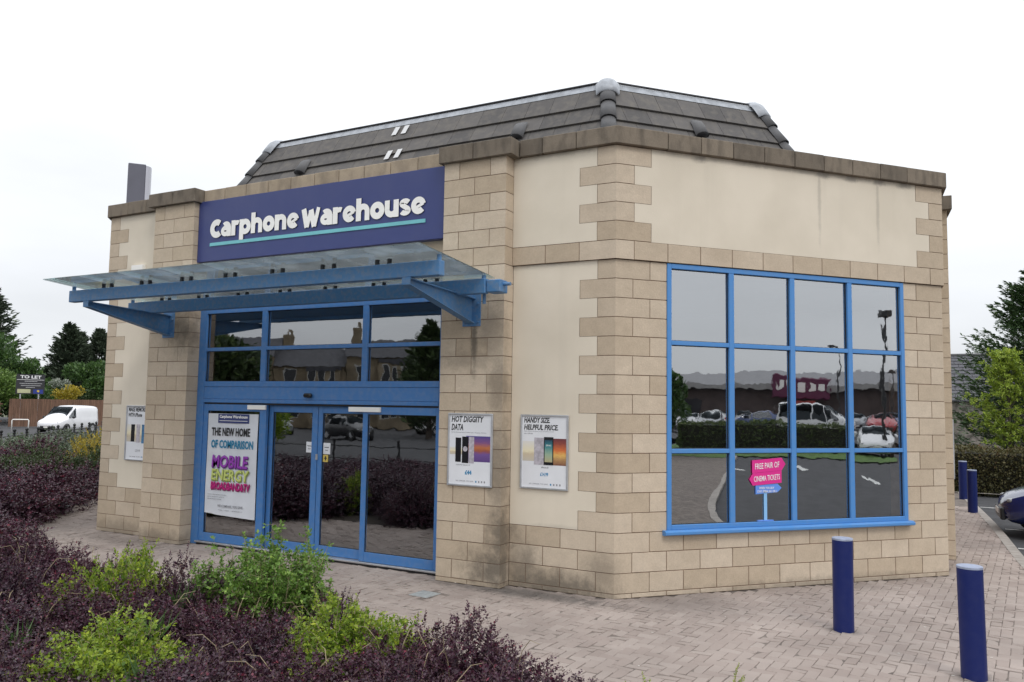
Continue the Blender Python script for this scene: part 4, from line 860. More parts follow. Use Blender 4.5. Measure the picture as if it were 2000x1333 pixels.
def quads_mesh(name, V, v, m):
    n = len(V); me = bpy.data.meshes.new(name); me.vertices.add(n*4); me.vertices.foreach_set('co', V.reshape(-1).astype(np.float32))
    me.loops.add(n*4); me.loops.foreach_set('vertex_index', np.arange(n*4, dtype=np.int32)); me.polygons.add(n); me.polygons.foreach_set('loop_start', np.arange(0, n*4, 4, dtype=np.int32))
    a = me.attributes.new('v', 'FLOAT', 'FACE'); a.data.foreach_set('value', np.clip(v, 0, 1).astype(np.float32)); me.update(calc_edges=True); me.materials.append(m); return me
def shoots(rng, base, dr, L, per, ll, lw, droop=.2, radial=.8, taper=.5):
    n = len(base); k = np.arange(per); t = (k+.5)/per*1.0
    T = np.tile(t, (n, 1))+rng.uniform(-.4/per, .4/per, (n, per)); Lx = L[:, None]
    P = base[:, None, :]+dr[:, None, :]*(T*Lx)[..., None]; P[..., 2] -= droop*Lx*T*T
    r1 = unit(np.cross(dr, rng.normal(0, 1, (n, 3)))); r2_ = np.cross(dr, r1); A = (k*2.4)[None, :]+rng.uniform(0, 6.28, (n, 1))
    R = r1[:, None, :]*np.cos(A)[..., None]+r2_[:, None, :]*np.sin(A)[..., None]
    D = dr[:, None, :]*(.35+.6*T)[..., None]+R*radial+np.array([0, 0, .15])+rng.normal(0, .15, (n, per, 3)); D = unit(D.reshape(-1, 3))
    s = (rng.uniform(.65, 1.15, (n, per))*(1-taper*T**2)).reshape(-1)
    return P.reshape(-1, 3), D, ll*s, lw*s, T.reshape(-1)
def dome(rng, n, R, H, lo=.6, hi=1.0, zmin=-.15, lump=.22, seed=0):
    d = unit(rng.normal(0, 1, (n*3, 3))); d = d[d[:, 2] > zmin][:n]
    ph = np.random.default_rng(seed).uniform(0, 6.28, 6)
    f = 1+lump*(np.sin(d[:, 0]*4+ph[0])*np.cos(d[:, 1]*4.5+ph[1])+.6*np.sin(d[:, 2]*6+d[:, 0]*5+ph[2]))*.7
    s = rng.uniform(lo, hi, len(d))**.6*f; p = d*s[:, None]*np.array([R, R, H*.86]); p[:, 2] += H*.12; return p, d
def stem_quads(rng, base, tip, w):
    d = tip-base; side = unit(np.cross(d, rng.normal(0, 1, d.shape)))*w; return np.stack([base-side, base+side, tip+side*.4, tip-side*.4], 1)
def bush_mesh(seed, R, H, n, L, per, ll, lw, m, mt, spike=24, spikeL=.34, upw=.5, inner=.5, radial=.8, name='foliage', lump=.22):
    rng = np.random.default_rng(seed); p, d = dome(rng, n, R, H, .45, .95, lump=lump, seed=seed)
    dr = unit(d+np.array([0, 0, upw])+rng.normal(0, .35, d.shape)); Ls = L*rng.uniform(.5, 1.3, len(p))
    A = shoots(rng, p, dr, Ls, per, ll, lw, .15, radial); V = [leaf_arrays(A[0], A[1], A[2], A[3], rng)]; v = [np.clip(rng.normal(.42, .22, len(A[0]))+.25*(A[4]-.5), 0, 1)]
    st = [stem_quads(rng, p, p+dr*Ls[:, None], .0022)]
    if spike:
        ps, ds = dome(rng, spike, R, H, .75, 1.0, 0, seed=seed); dd = unit(ds*np.array([1, 1, .6])+np.array([0, 0, .75])+rng.normal(0, .2, ds.shape)); Lp = spikeL*rng.uniform(.5, 1.2, len(ps))
        B = shoots(rng, ps, dd, Lp, per*2, ll*.85, lw*.85, .25, radial); V.append(leaf_arrays(B[0], B[1], B[2], B[3], rng)); v.append(np.clip(rng.normal(.62, .2, len(B[0])), 0, 1)); tp = ps+dd*Lp[:, None]; tp[:, 2] -= .25*Lp; st.append(stem_quads(rng, ps, tp, .003))
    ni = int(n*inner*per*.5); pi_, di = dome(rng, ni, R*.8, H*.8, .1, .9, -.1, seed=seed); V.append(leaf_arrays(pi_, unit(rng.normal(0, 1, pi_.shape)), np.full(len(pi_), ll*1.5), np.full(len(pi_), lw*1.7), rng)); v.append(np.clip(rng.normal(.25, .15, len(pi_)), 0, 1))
    # stalks from the ground
    k = 26; a = rng.uniform(0, 6.28, k); b0 = np.stack([np.cos(a)*R*.12, np.sin(a)*R*.12, np.zeros(k)], 1); ti, _ = dome(rng, k, R*.8, H*.85, .6, .9, 0, seed=seed); st.append(stem_quads(rng, b0[:len(ti)], ti, .006))
    return quads_mesh(name, np.concatenate(V), np.concatenate(v), m), quads_mesh('twigs', np.concatenate(st), np.full(sum(len(s) for s in st), .5), mt)
def plant(kind, label, cat, x, y, meshes, sc=1, hz=1, rz=None, group=None, z=GZ):
    t = thing(kind, label, cat, (x, y, z), rbk.uniform(0, 6.28) if rz is None else rz, group); t.scale = (sc, sc, sc*hz)
    obj('foliage', meshes[0], None, t); obj('twigs', meshes[1], None, t); return t
PUR = [bush_mesh(100+i, .5, .5, 980, .13, 12, .030, .021, (PURPLE, PURPLE2)[i % 2], TWIG, 18, .24, .25, .36, .9, 'foliage', .42) for i in range(4)]
YEL = [bush_mesh(200+i, .5, .5, 760, .14, 12, .040, .024, YELLOWG, TWIGG, 16, .18, .25, .4, .9, 'foliage', .30) for i in range(2)]
PURF = [bush_mesh(300+i, .5, .5, 380, .15, 10, .042, .030, (PURPLE, PURPLE2)[i], TWIG, 10, .24, .3, .5, .9, 'foliage', .3) for i in range(2)]
GP = 'purple barberry shrubs of the planting bed'
spec = [(.35, -3.72, 1.05, 1.0, 'purple barberry bush at the right end of the bed, nearest the shop corner'),
        (.98, -3.98, 1.0, .80, 'low purple barberry bush at the bottom edge, rightmost in the bed'),
        (-.12, -3.95, .95, .96, 'purple barberry bush between the yellow-green shrub and the right end of the bed'),
        (.40, -4.55, 1.1, .9, 'purple barberry bush at the bottom edge in front of the rightmost bushes'),
        (-.30, -4.75, 1.15, .9, 'purple barberry bush at the bottom edge, right of the big yellow-green shrub'),
        (-1.15, -4.45, 1.05, 1.0, 'purple barberry bush between the two yellow-green shrubs of the foreground'),
        (-1.75, -3.95, 1.1, 1.0, 'purple barberry bush in front of the leafy green rose bush'),
        (-1.25, -3.40, .80, .95, 'small purple barberry bush to the right of the leafy green rose bush'),
        (-2.55, -4.25, 1.15, 1.0, 'purple barberry bush in the middle of the bed behind the big yellow-green shrub'),
        (-2.95, -3.50, .95, 1.1, 'twiggy purple barberry bush left of the leafy green rose bush, by the paving'),
        (-4.10, -3.45, 1.0, 1.15, 'purple barberry bush behind the left yellow-green shrub, by the paving'),
        (-4.35, -4.30, 1.15, 1.15, 'broad purple barberry bush left of the left yellow-green shrub'),
        (-5.20, -3.50, 1.15, 1.25, 'purple barberry bush at the left edge below the curving path'),
        (-3.35, -4.95, 1.2, 1.0, 'purple barberry bush at the lower left edge of the photo')]
used = []
for i, (x, y, s, h, lab) in enumerate(spec):
    pt_ = plant('purple_barberry_bush', lab, 'shrub', x, y, PUR[i % 4], s*1.02, h*1.0/s*.98, group=GP)
    rd = random.Random(i+40)
    for _ in range(4):
        a_ = rd.uniform(0, 6.28); r_ = rd.uniform(.1, .34); b_ = a_+rd.uniform(-1, 1); bm = bmesh.new(); p0 = Vector((r_*math.cos(a_), r_*math.sin(a_), .30)); dv = Vector((math.cos(b_), math.sin(b_), 0))
        tube(bm, [p0, p0+dv*.05+Vector((0, 0, .14)), p0+dv*.13+Vector((0, 0, .22+.04*rd.random())), p0+dv*.23+Vector((0, 0, .23))], [.0035, .003, .0025, .0015], 5); obj('dry_stem', bm, TWIGG, pt_)
    used.append((x, y, .5*s))
for x, y, s, h, lab, i in ((-1.82, -5.0, 1.30, 1.02, 'big yellow-green shrub at the bottom left edge', 0), (-3.45, -3.70, 1.0, 1.28, 'yellow-green shrub among purple ones below the left stone pilaster', 1), (-.72, -3.72, 1.15, 1.06, 'spreading lime-green shrub between purple ones at the right of the bed', 0)):
    plant('yellow_green_shrub', lab, 'shrub', x, y, YEL[i], s, h/s, group='yellow-green shrubs of the planting bed'); used.append((x, y, .48*s))
for x, y, s, h, lab, i in ((-9.3, -2.6, 1.2, 1.3, 'small yellow-green shrub at the left edge, left of the curving path', 1), (-7.0, -3.9, .8, 1.35, 'yellow-green shrub low at the left edge below the path', 0)):
    plant('yellow_green_shrub', lab, 'shrub', x, y, YEL[i], s, h/s, group='yellow-green shrubs of the planting bed'); used.append((x, y, .48*s))
# leafy rose bush
def rose(seed, R, H, n):
    rng = np.random.default_rng(seed); a = rng.uniform(0, 6.28, n); r = R*.35*np.sqrt(rng.uniform(0, 1, n)); base = np.stack([np.cos(a)*r, np.sin(a)*r, np.full(n, .05)], 1)
    rr = R*np.sqrt(rng.uniform(.05, 1, n)); tip = np.stack([np.cos(a)*rr, np.sin(a)*rr, H*rng.uniform(.45, 1.08, n)*(1-.35*(rr/R)**2)], 1)
    st = [stem_quads(rng, base, tip, .005)]; V = []; v = []
    m = 26; idx = np.repeat(np.arange(n), m); t = rng.uniform(.22, 1.0, n*m); p = base[idx]+(tip-base)[idx]*t[:, None]; d = unit(rng.normal(0, 1, p.shape)+np.array([0, 0, .35])); L = rng.uniform(.07, .14, len(p))*(1.15-.5*t)
    A = shoots(rng, p, d, L, 6, .043, .027, .3, .75, .2); V.append(leaf_arrays(A[0], A[1], A[2], A[3], rng, 1.2)); v.append(np.clip(rng.normal(.35, .2, len(A[0]))+.35*np.repeat(t, 6)-.1, 0, 1)); st.append(stem_quads(rng, p, p+d*L[:, None], .0015))
    return quads_mesh('foliage', np.concatenate(V), np.concatenate(v), ROSE), quads_mesh('twigs', np.concatenate(st), np.full(sum(len(s) for s in st), .5), TWIGG)
plant('rose_bush', 'leafy fresh green rose bush in front of the sliding doors', 'shrub', -1.86, -3.32, rose(5, .54, 1.05, 150), 1, 1, 0); plant('rose_bush', 'smaller leafy green bush left of the rose bush, by the left glass screen', 'shrub', -2.62, -3.30, rose(6, .28, .86, 34), 1, 1, 0)
used += [(-1.86, -3.32, .35), (-2.62, -3.3, .25)]
def tuft(seed, n=26, L=.30): 
    rng = np.random.default_rng(seed); a = rng.uniform(0, 6.28, n); d = unit(np.stack([np.cos(a)*.45, np.sin(a)*.45, np.full(n, 1.)], 1)+rng.normal(0, .12, (n, 3))); return quads_mesh('blades', leaf_arrays(np.zeros((n, 3))+rng.normal(0, .02, (n, 3))*[1, 1, 0], d, L*rng.uniform(.6, 1.1, n), np.full(n, .014), rng), rng.uniform(.2, .7, n), MIDG)
for x, y, z, lab in ((-2.55, -3.78, .36, 'tuft of long grass blades by the small leafy green bush'), (-2.05, -4.45, .34, 'tuft of long grass blades behind the big yellow-green shrub'), (-2.75, -5.05, .30, 'tuft of grass left of the big yellow-green shrub'), (-1.2, -5.2, .33, 'tuft of grass at the bottom edge right of the big yellow-green shrub')):
    tag(obj('grass_tuft', tuft(int(x*-100)), None, None, (x, y, GZ+z-.05)), lab, 'grass', 'grass tufts among the shrubs')
YS = bush_mesh(401, .16, .36, 26, .16, 14, .026, .015, YELLOWG, TWIGG, 9, .2, 1.2, 0)
plant('young_shrub', 'sprig of a young green shrub at the bottom edge, left one of two', 'shrub', 1.60, -3.62, YS, 1, .95); plant('young_shrub', 'single sprig at the bottom edge, right one of two, left of the bollards', 'shrub', 2.07, -3.22, YS, .75, 1.3)
used += [(-15.0, 4.0, .9), (-15.6, 3.0, .9), (-14.6, 1.9, .8)]
# rest of the bed
bpoly = bp; rf = random.Random(21); i = 0; nf = 0
gx = -24.5
while gx < 1.4:
    gy = -11.2
    while gy < 12:
        far = math.hypot(gx-CAM.x, gy-CAM.y); st_ = .62 if far < 9 else .85
        x = gx+rf.uniform(-.2, .2); y = gy+rf.uniform(-.2, .2); gy += st_
        if not inpoly(x, y, bpoly) or (x-CAM.x)**2+(y-CAM.y)**2 < 6: continue
        if min((Vector((x, y))-q).length for q in [Vector(p) for p in bedfront]+[(Vector(bedfront[k])+Vector(bedfront[k+1]))/2 for k in range(len(bedfront)-1)]) < .42 and x > -8: continue
        if x > -5.5 and y > -3.5: continue
        if any((x-u)**2+(y-w)**2 < (r*.9)**2 for u, w, r in used): continue
        if x < -14 and (y > 4.4 or x < -19.5 and y > 0): continue
        px, py = proj((x, y, .4)); vis = -250 < px < 2100
        if not vis and not (-12 < x < 0) and rf.random() < .5: continue
        s = (1.15 if far < 9 else 1.55)*rf.uniform(.9, 1.15); h = (rf.uniform(.9, 1.08) if x > -4.8 else rf.uniform(1.1, 1.3))*(.72 if y < -5.8 else 1) if x > -7 else (rf.uniform(1.15, 1.5) if x < -9.5 else rf.uniform(1.2, 1.4))*(.75 if y < -5 else 1)
        if x > -7.5 and far < 9: h *= .95
        ms = (PUR if far < 11 else PURF)[rf.randrange(2)]
        plant('purple_barberry_bush', 'purple barberry bush of the '+('dense mass beside the curving path on the left' if x < -7.5 else 'bottom left corner in front of the camera' if y < -5.4 else 'middle of the planting bed'), 'shrub', x, y, ms, s, h/s, group='purple barberry shrubs filling the planting bed'); nf += 1
    gx += .62 if gx > -6 else .85
# farther part of the bed
FARB = {}
def farbush(kind, lab, cat, x, y, R, H, m, seed=0, ll=.075, grp=None):
    key = (m.name, seed)
    if key not in FARB: FARB[key] = bush_mesh(500+seed, .5, .5, 420, .16, 9, ll*.55, ll*.34, m, TWIG, 14, .22, .4, .7)
    return plant(kind, lab, cat, x, y, FARB[key], R*2, H/R, group=grp)
for x, y, R, H, m, lab in ((-15.0, 4.0, .85, .95, DKGREEN, 'dark green shrub beyond the curving path, touching the left edge of the shop'), (-15.6, 3.0, .9, .95, DKGREEN, 'dark green shrub beyond the curving path, left of the one touching the shop'), (-14.6, 1.9, .8, .85, DKGREEN, 'low dark green shrub on the bend of the curving path'),
                           (-17.3, 5.9, .85, 1.15, GOLD, 'golden yellow shrub against the left edge of the shop'), (-16.4, 4.9, .7, 1.0, GOLD, 'smaller golden shrub in front of the golden yellow one'),
                           (-20.5, 5.6, 1.5, .95, GREYG, 'grey-green spreading shrub in front of the white van, the near one'), (-22.5, 8.2, 1.6, 1.0, GREYG, 'grey-green spreading shrub right below the van'), (-19.6, 3.0, 1.3, 1.0, GREYG, 'grey-green shrub left of the middle of the bed'), (-24.2, 10.4, 1.3, .9, GREYG, 'farthest grey-green shrub by the railing'),
                           (-18.6, .8, 1.2, 1.15, MIDG, 'mid green shrub at the left edge below the railing'), (-17.4, 2.6, .9, 1.0, PURPLE, 'dark purple shrub in front of the grey-green ones'), (-16.6, 1.0, 1.0, 1.05, PURPLE, 'dark purple shrub by the left edge in front of the far shrubs'), (-18.0, 4.3, .9, 1.0, PURPLE, 'dark purple shrub between the golden and grey-green shrubs'), (-15.3, .2, .9, 1.0, PURPLE, 'dark purple shrub left of the half hidden bollard'),
                           (-22.0, 3.5, 1.4, .9, MIDG, 'green shrub at the far left by the railing'), (-26.2, 9.0, .9, .8, MIDG, 'green shrub beside the far railing')):
    farbush({GOLD: 'golden_shrub', GREYG: 'grey_green_shrub', DKGREEN: 'dark_green_shrub', MIDG: 'green_shrub', PURPLE: 'dark_purple_shrub'}[m], lab, 'shrub', x, y, R, H, m, int(abs(x*10)) % 2)
# ---- trees
def trunk_bm(h, r0, r1, lean=0, limbs=(), z0=0):
    bm = bmesh.new(); tube(bm, [(0, 0, z0-.1), (lean*.4, 0, h*.45), (lean, 0, h)], [r0, (r0+r1)/2, r1], 8)
    for a, z, L, rise in limbs: tube(bm, [(lean*z/h, 0, z), (math.cos(a)*L*.5, math.sin(a)*L*.5, z+rise*.45), (math.cos(a)*L, math.sin(a)*L, z+rise)], [r0*.45, r0*.3, r0*.12], 6)
    return bm
def conifer(lab, x, y, h, R, seed, m, ls=.28, nb=220, per=26, z0=.06, up_=.15, kind='conifer_tree', grp=None, flat_=.5):
    rng = np.random.default_rng(seed); zz = h*(z0+(1-z0)*rng.uniform(0, 1, nb)**.85); rad = R*np.clip((1-zz/h), .03, 1)**.75*rng.uniform(.55, 1.15, nb); a = rng.uniform(0, 6.28, nb)
    base = np.stack([np.zeros(nb), np.zeros(nb), zz], 1); d = unit(np.stack([np.cos(a), np.sin(a), np.full(nb, up_)+rng.normal(0, .12, nb)], 1)); idx = np.repeat(np.arange(nb), per); t = rng.uniform(.12, 1, nb*per)**.7
    sd = unit(np.cross(d, [0, 0, 1.])); p = base[idx]+d[idx]*(rad[idx]*t)[:, None]; w = rad[idx]*.28*(1-t*.75); p += sd[idx]*(rng.uniform(-1, 1, len(p))*w)[:, None]; p[:, 2] += -.10*rad[idx]*t*(1-t)*2+rng.normal(0, ls*.15, len(p))+.12*rad[idx]*t**3
    ld = unit(d[idx]*1.0+sd[idx]*rng.uniform(-.9, .9, len(p))[:, None]+rng.normal(0, .25, p.shape)+np.array([0, 0, .1])); L = ls*rng.uniform(.6, 1.3, len(p))
    V = leaf_arrays(p, ld, L, L*.34, rng, flat_); v = np.clip(rng.normal(.3, .2, len(p))+.35*t-.1, 0, 1)
    o = thing(kind, lab, 'tree', (x, y, GZ-.1), 0, grp); obj('crown', quads_mesh('crown', V, v, m), None, o); obj('trunk', trunk_bm(h*.93, h*.022+.03, .02), BARK, o)
    st = stem_quads(rng, base, base+d*rad[:, None]*.9, .02*ls/.28); obj('branches', quads_mesh('branches', st, np.full(nb, .5), BARK), None, o); return o
def broadleaf(lab, x, y, h, R, seed, m, ls=.25, n=9000, th=.25, kind='broadleaf_tree', cat='tree', nl=14, grp=None, rz=1.0):
    rng = np.random.default_rng(seed); c = []; o = thing(kind, lab, cat, (x, y, GZ-.1), 0, grp); P = []; 
    for k in range(nl):
        a = rng.uniform(0, 6.28); r = R*rng.uniform(.1, .72); zc = h*th+(h*(1-th))*rng.uniform(.12, .85); q = 1-abs(zc/h-.55)*.75; c.append((math.cos(a)*r*q, math.sin(a)*r*q, zc, R*rng.uniform(.28, .48)*q))
    c.append((0, 0, h*.86, R*.34))
    for cx, cy, cz, cr in c:
        k = int(n*cr**2/sum(q[3]**2 for q in c)); d = unit(rng.normal(0, 1, (k, 3))); s = rng.uniform(.45, 1.08, k)**.5; P.append(np.array([cx, cy, cz])+d*s[:, None]*cr*np.array([1, 1, .8*rz])+rng.normal(0, cr*.06, (k, 3)))
    P = np.concatenate(P); P = P[P[:, 2] > .05]; d = unit(P-np.array([0, 0, h*.4])+rng.normal(0, R*.5, P.shape)); L = ls*rng.uniform(.6, 1.25, len(P)); V = leaf_arrays(P, d, L, L*.6, rng, .8); v = np.clip(rng.normal(.45, .24, len(P)), 0, 1)
    obj('crown', quads_mesh('crown', V, v, m), None, o); obj('trunk', trunk_bm(h*.8, R*.07+.03, .03, 0, [(a, h*(th+.05*k), R*.6, h*.3) for k, a in enumerate((0.4, 1.9, 3.3, 4.6, 5.6))]), BARK, o); return o
GT = 'conifers on the left skyline'
conifer('tall dark conifer at the left edge of the photo, highest of the left trees', -83.5, 38.5, 14.4, 6.4, 1, CONIF, .50, 520, 30, grp=GT)
conifer('dark conifer just right of the tallest one at the left edge', -83.5, 36.2, 10.6, 4.6, 2, CONIF, .45, 340, 26, grp=GT)
conifer('dark conifer left of the pair, tallest of the group right of the sign board', -80.3, 45.8, 10.2, 4.4, 3, CONIF, .45, 360, 26, .02, .55, grp=GT)
conifer('dark conifer in the middle of the group right of the sign board', -81.2, 47.6, 9.3, 4.2, 4, CONIF, .45, 320, 26, .02, .6, grp=GT)
conifer('dark conifer of the group nearest the left edge of the shop', -79.2, 48.6, 9.7, 4.4, 5, CONIF, .45, 320, 26, .02, .6, grp=GT)
conifer('low dark conifer at the left foot of the skyline group', -81.7, 44.6, 5.6, 2.6, 6, CONIF, .42, 240, 24, .02, .5, grp=GT)
broadleaf('big green tree at the left edge in front of the tall conifer', -74.5, 33.5, 8.4, 5.2, 10, MIDG, .36, 15000, .1, nl=22)
broadleaf('green tree crown behind the left side of the TO LET board', -71.5, 36.2, 5.8, 3.0, 11, MIDG, .32, 7000, .1)
broadleaf('round bright green tree behind the fence beside the shop', -69.3, 41.6, 5.9, 3.1, 12, MIDG, .30, 9000, .05)
broadleaf('light green tree behind the fence at the far left', -67.5, 30.2, 4.6, 3.2, 13, leaf_mat('light_green_leaf', (.07, .13, .03), (.17, .27, .06), (.22, .32, .08), .5, .3), .28, 9000, .02)
broadleaf('yellow flowering broom behind the fence, left of the round green tree', -67.3, 37.6, 3.5, 1.9, 14, GOLD, .2, 2600, .02, 'broom_shrub', 'shrub'); broadleaf('green shrub behind the fence under the TO LET board', -66.8, 34.6, 3.3, 2.4, 15, MIDG, .24, 5000, .02, 'green_shrub', 'shrub')
broadleaf('white blossoming shrub between the board and the conifers', -69.8, 37.9, 4.3, 1.5, 16, leaf_mat('blossom_leaf', (.12, .16, .10), (.45, .47, .42), (.65, .66, .62), .6, .2), .18, 2600, .02, 'blossom_shrub', 'shrub')
broadleaf('green shrub row end behind the fence, right of the broom', -67.5, 39.4, 3.0, 2.0, 17, DKGREEN, .24, 3600, .02, 'green_shrub', 'shrub')
broadleaf('dark green shrub behind the fence at the extreme left', -66.5, 27.2, 4.2, 3.0, 18, MIDG, .26, 6000, .02, 'green_shrub', 'shrub')
# right side trees
conifer('feathery green conifer at the right edge above the blue car', 6.5, 22.8, 7.5, 4.2, 31, CONIFG, .16, 640, 110, .03, .30, flat_=1.4)
def sapling(lab, x, y, h, R, seed):
    rng = np.random.default_rng(seed); n = 150; zz = rng.uniform(.28, 1, n)*h; a = rng.uniform(0, 6.28, n); rad = R*np.clip(1.15-abs(zz/h-.52)*1.7, .2, 1)*rng.uniform(.4, 1, n)
    tip = np.stack([np.cos(a)*rad, np.sin(a)*rad, np.minimum(zz+.25, h)], 1); base = np.stack([np.zeros(n), np.zeros(n), np.maximum(zz-.35, .8)], 1); st = [stem_quads(rng, base, tip, .008)]
    m = 5; idx = np.repeat(np.arange(n), m); t = rng.uniform(.45, 1, n*m); p = base[idx]+(tip-base)[idx]*t[:, None]+rng.normal(0, .05, (n*m, 3)); d = unit(rng.normal(0, 1, p.shape)*[1, 1, .5]+[0, 0, .5]); L = np.full(len(p), .13)
    A = shoots(rng, p, d, L, 10, .105, .055, .4, 1.1, .1); o = thing('young_tree', lab, 'tree', (x, y, GZ), 0)
    obj('crown', quads_mesh('crown', leaf_arrays(A[0], A[1], A[2], A[3], rng, 1.4), np.clip(rng.normal(.5, .25, len(A[0])), 0, 1), SAPL), None, o); obj('branches', quads_mesh('branches', np.concatenate(st), np.full(n, .5), BARK), None, o); obj('trunk', trunk_bm(h*.8, .045, .015, .05), BARK, o)
sapling('young tree with bright yellow-green leaves behind the hedge on the right', 4.95, 19.4, 4.0, 1.15, 41)
sapling('second bright leafed young tree at the right edge behind the hedge', 6.5, 19.6, 4.2, 1.2, 42)
def hedge(lab, x0, x1, y0, y1, h, m, seed, n, ls=.06, rz=0, cx=0, cy=0):
    rng = np.random.default_rng(seed); w, d = x1-x0, y1-y0; P = []
    for _ in range(1):
        p = rng.uniform(0, 1, (n, 3)); f = rng.integers(0, 5, n); p[f == 0, 1] = 0; p[f == 1, 1] = 1; p[f == 2, 2] = 1; p[f == 3, 1] = 0; p[f == 4, 0] = rng.integers(0, 2, (f == 4).sum())
        q = p*[w, d, h]+[x0, y0, 0]; q += rng.normal(0, .045, q.shape); q[:, 2] += .05*np.sin(q[:, 0]*2.1+seed)+.03*np.sin(q[:, 0]*5.3)
    L = ls*rng.uniform(.6, 1.4, n); dd = unit(rng.normal(0, 1, q.shape)+(q-[x0+w/2, y0+d/2, h/2])/[w, d, h]); o = thing('hedge', lab, 'hedge', (cx, cy, GZ-.05), rz)
    obj('foliage', quads_mesh('foliage', leaf_arrays(q, dd, L, L*.6, rng, .5), np.clip(rng.normal(.35, .25, n)+.25*(q[:, 2]/h-.5), 0, 1), m), None, o)
    obj('inner_twigs', bxm(x0+.12, x1-.12, y0+.12, y1-.12, 0, h-.12), mat('hedge_core', (.02, .018, .012), .95, .3, 6), o)
hedge('clipped russet brown hedge behind the parking lane on the right', 0, 16, 0, 1.3, 1.22, HEDGE, 51, 52000, .07, -.03, 2.6, 17.0)
struct(ribbon([Vector((2.2, 16.75)), Vector((18, 16.3))], 0, .14, GZ+.01, 'far_kerb', k.data.materials[0]))
# ================================================================== BUILDINGS AND SIGNS BEHIND
t = thing('slate_roofed_house', 'dark slate roofed stone building behind the conifer on the right', 'house', (8.0, 38.5, GZ)); SLATE = mat('slates', (.085, .085, .095), .8, .35, 6, (30, .01, .6), stretch=(2, 2, 7))
obj('wall', bxm(-4.7, 12, -3, 4, 0, 2.9), mat('rubble_wall', (.20, .18, .16), .95, .4, 5), t)
bm = bmesh.new(); V = [bm.verts.new(p) for p in ((-4.9, -3.2, 2.7), (12, -3.2, 2.7), (12, .5, 5.1), (-4.9, .5, 5.1), (-4.9, 4.2, 2.7), (12, 4.2, 2.7))]; bm.faces.new((V[0], V[1], V[2], V[3])); bm.faces.new((V[3], V[2], V[5], V[4])); bm.faces.new((V[0], V[3], V[4])); bm.faces.new((V[1], V[5], V[2])); rf_ = obj('roof', bm, SLATE, t)
bm = bmesh.new()
for r in range(14):
    f0, f1 = r/14, (r+1)/14+.02; y0_, y1_ = -3.22+3.72*f0, -3.22+3.72*f1; z0_, z1_ = 2.72+2.4*f0, 2.72+2.4*f1
    for c_ in range(44):
        xa = -4.85+.38*c_+(.19 if r % 2 else 0); bm.faces.new([bm.verts.new(p) for p in ((xa+.01, y0_, z0_+.045), (xa+.37, y0_, z0_+.045), (xa+.37, y1_, z1_+.01), (xa+.01, y1_, z1_+.01))])
s_ = obj('roof_slates', bm, SLATE, rf_); s_['kind'] = 'stuff'
bm = bmesh.new(); tube(bm, [(-4.9, .5, 5.14), (12, .5, 5.14)], .09, 8); obj('ridge', bm, HIPT, rf_); setv(bpy.data.objects[rf_.children[-1].name].data, .8)
t = thing('totem_sign', 'tall grey totem sign with a pale curved face rising behind the left parapet', 'sign', (-24.0, 11.6, GZ), .96)
bm = bmesh.new(); prism(bm, [(-.50, -.16), (.12, -.22), (.12, .16), (-.50, .16)], 0, 11.25, .02)
for f in bm.faces: f.material_index = 0
obj('column', bm, mat('grey_cladding', (.115, .115, .145), .45, .05, 2), t); bm = bmesh.new(); prism(bm, [(.122, -.22)]+[(.122+.22*math.sin(a), -.22+.38*(1-math.cos(a))/1) for a in (.35, .7, 1.05, 1.4, 1.57)]+[(.122, .16)], 0, 11.2); obj('light_face', bm, mat('pale_cladding', (.50, .50, .56), .35, .04, 2), t)
for z in (8.9, 6.5): obj('panel_joint', bxm(-.505, .1, -.222, -.20, z, z+.02), DARK, t)
t = thing('timber_fence', 'tall brown timber fence across the far side of the road behind the van', 'fence', (-61.4, 22.7, GZ)); FENCE = mat('fence_timber', (.155, .085, .055), .85, .25, 3, stretch=(3, 3, .3))
def fence_run(par, a, b, h, name):
    a = Vector(a); b = Vector(b); d = (b-a); n = int(d.length/.15); u = d.normalized(); nn = Vector((-u.y, u.x)); bm = bmesh.new()
    for i in range(n):
        p = a+u*(.15*i); q = p+u*.138; z = h+rf.uniform(-.012, .012); o = nn*rf.uniform(0, .01)
        bm.faces.new([bm.verts.new((*(p+o), 0)), bm.verts.new((*(q+o), 0)), bm.verts.new((*(q+o), z)), bm.verts.new((*(p+o), z))])
        bm.faces.new([bm.verts.new((*(p+o+nn*.02), 0)), bm.verts.new((*(p+o), 0)), bm.verts.new((*(p+o), z)), bm.verts.new((*(p+o+nn*.02), z))])
    s = obj(name, bm, FENCE, par); s['kind'] = 'stuff'; bm = bmesh.new()
    for z in (.4, h*.5, h-.2):
        f = [(*(a+nn*.03), z), (*(b+nn*.03), z), (*(b+nn*.03), z+.08), (*(a+nn*.03), z+.08)]; bm.faces.new([bm.verts.new(q) for q in f])
    obj('fence_rail', bm, FENCE, par)
fence_run(t, (-3, -11), (2.3, 4.3), 1.88, 'near_boards'); fence_run(t, (2.1, 4.9), (5.6, 17.5), 2.12, 'far_boards')
t = thing('to_let_board', 'black TO LET board on two posts above the brown fence', 'sign', (-63.9, 30.7, GZ), math.atan2(1.75, 1.05)); BK = mat('board_black', (.025, .025, .03), .5, .05)
for x in (.35, 1.65): obj('post', bxm(x-.05, x+.05, .02, .1, 0, 3.2), ALU, t)
obj('board', bxm(0, 2.05, 0, .03, 2.52, 4.15), BK, t); words(t, 'TO LET', .28, 3.80, 1.5, .26, -.008, WB, 0, .03); flat('rule', .05, 2.0, 3.68, 3.71, -.004, WB, t, .003)
for z, a, b in ((3.54, .6, 1.5), (3.36, .25, 1.85), (3.19, .35, 1.75), (3.04, .7, 1.35)): flat('small_print', a, b, z, z+.055, -.004, mat('pale_print', (.35, .35, .36), .5, .4, 30), t, .003)
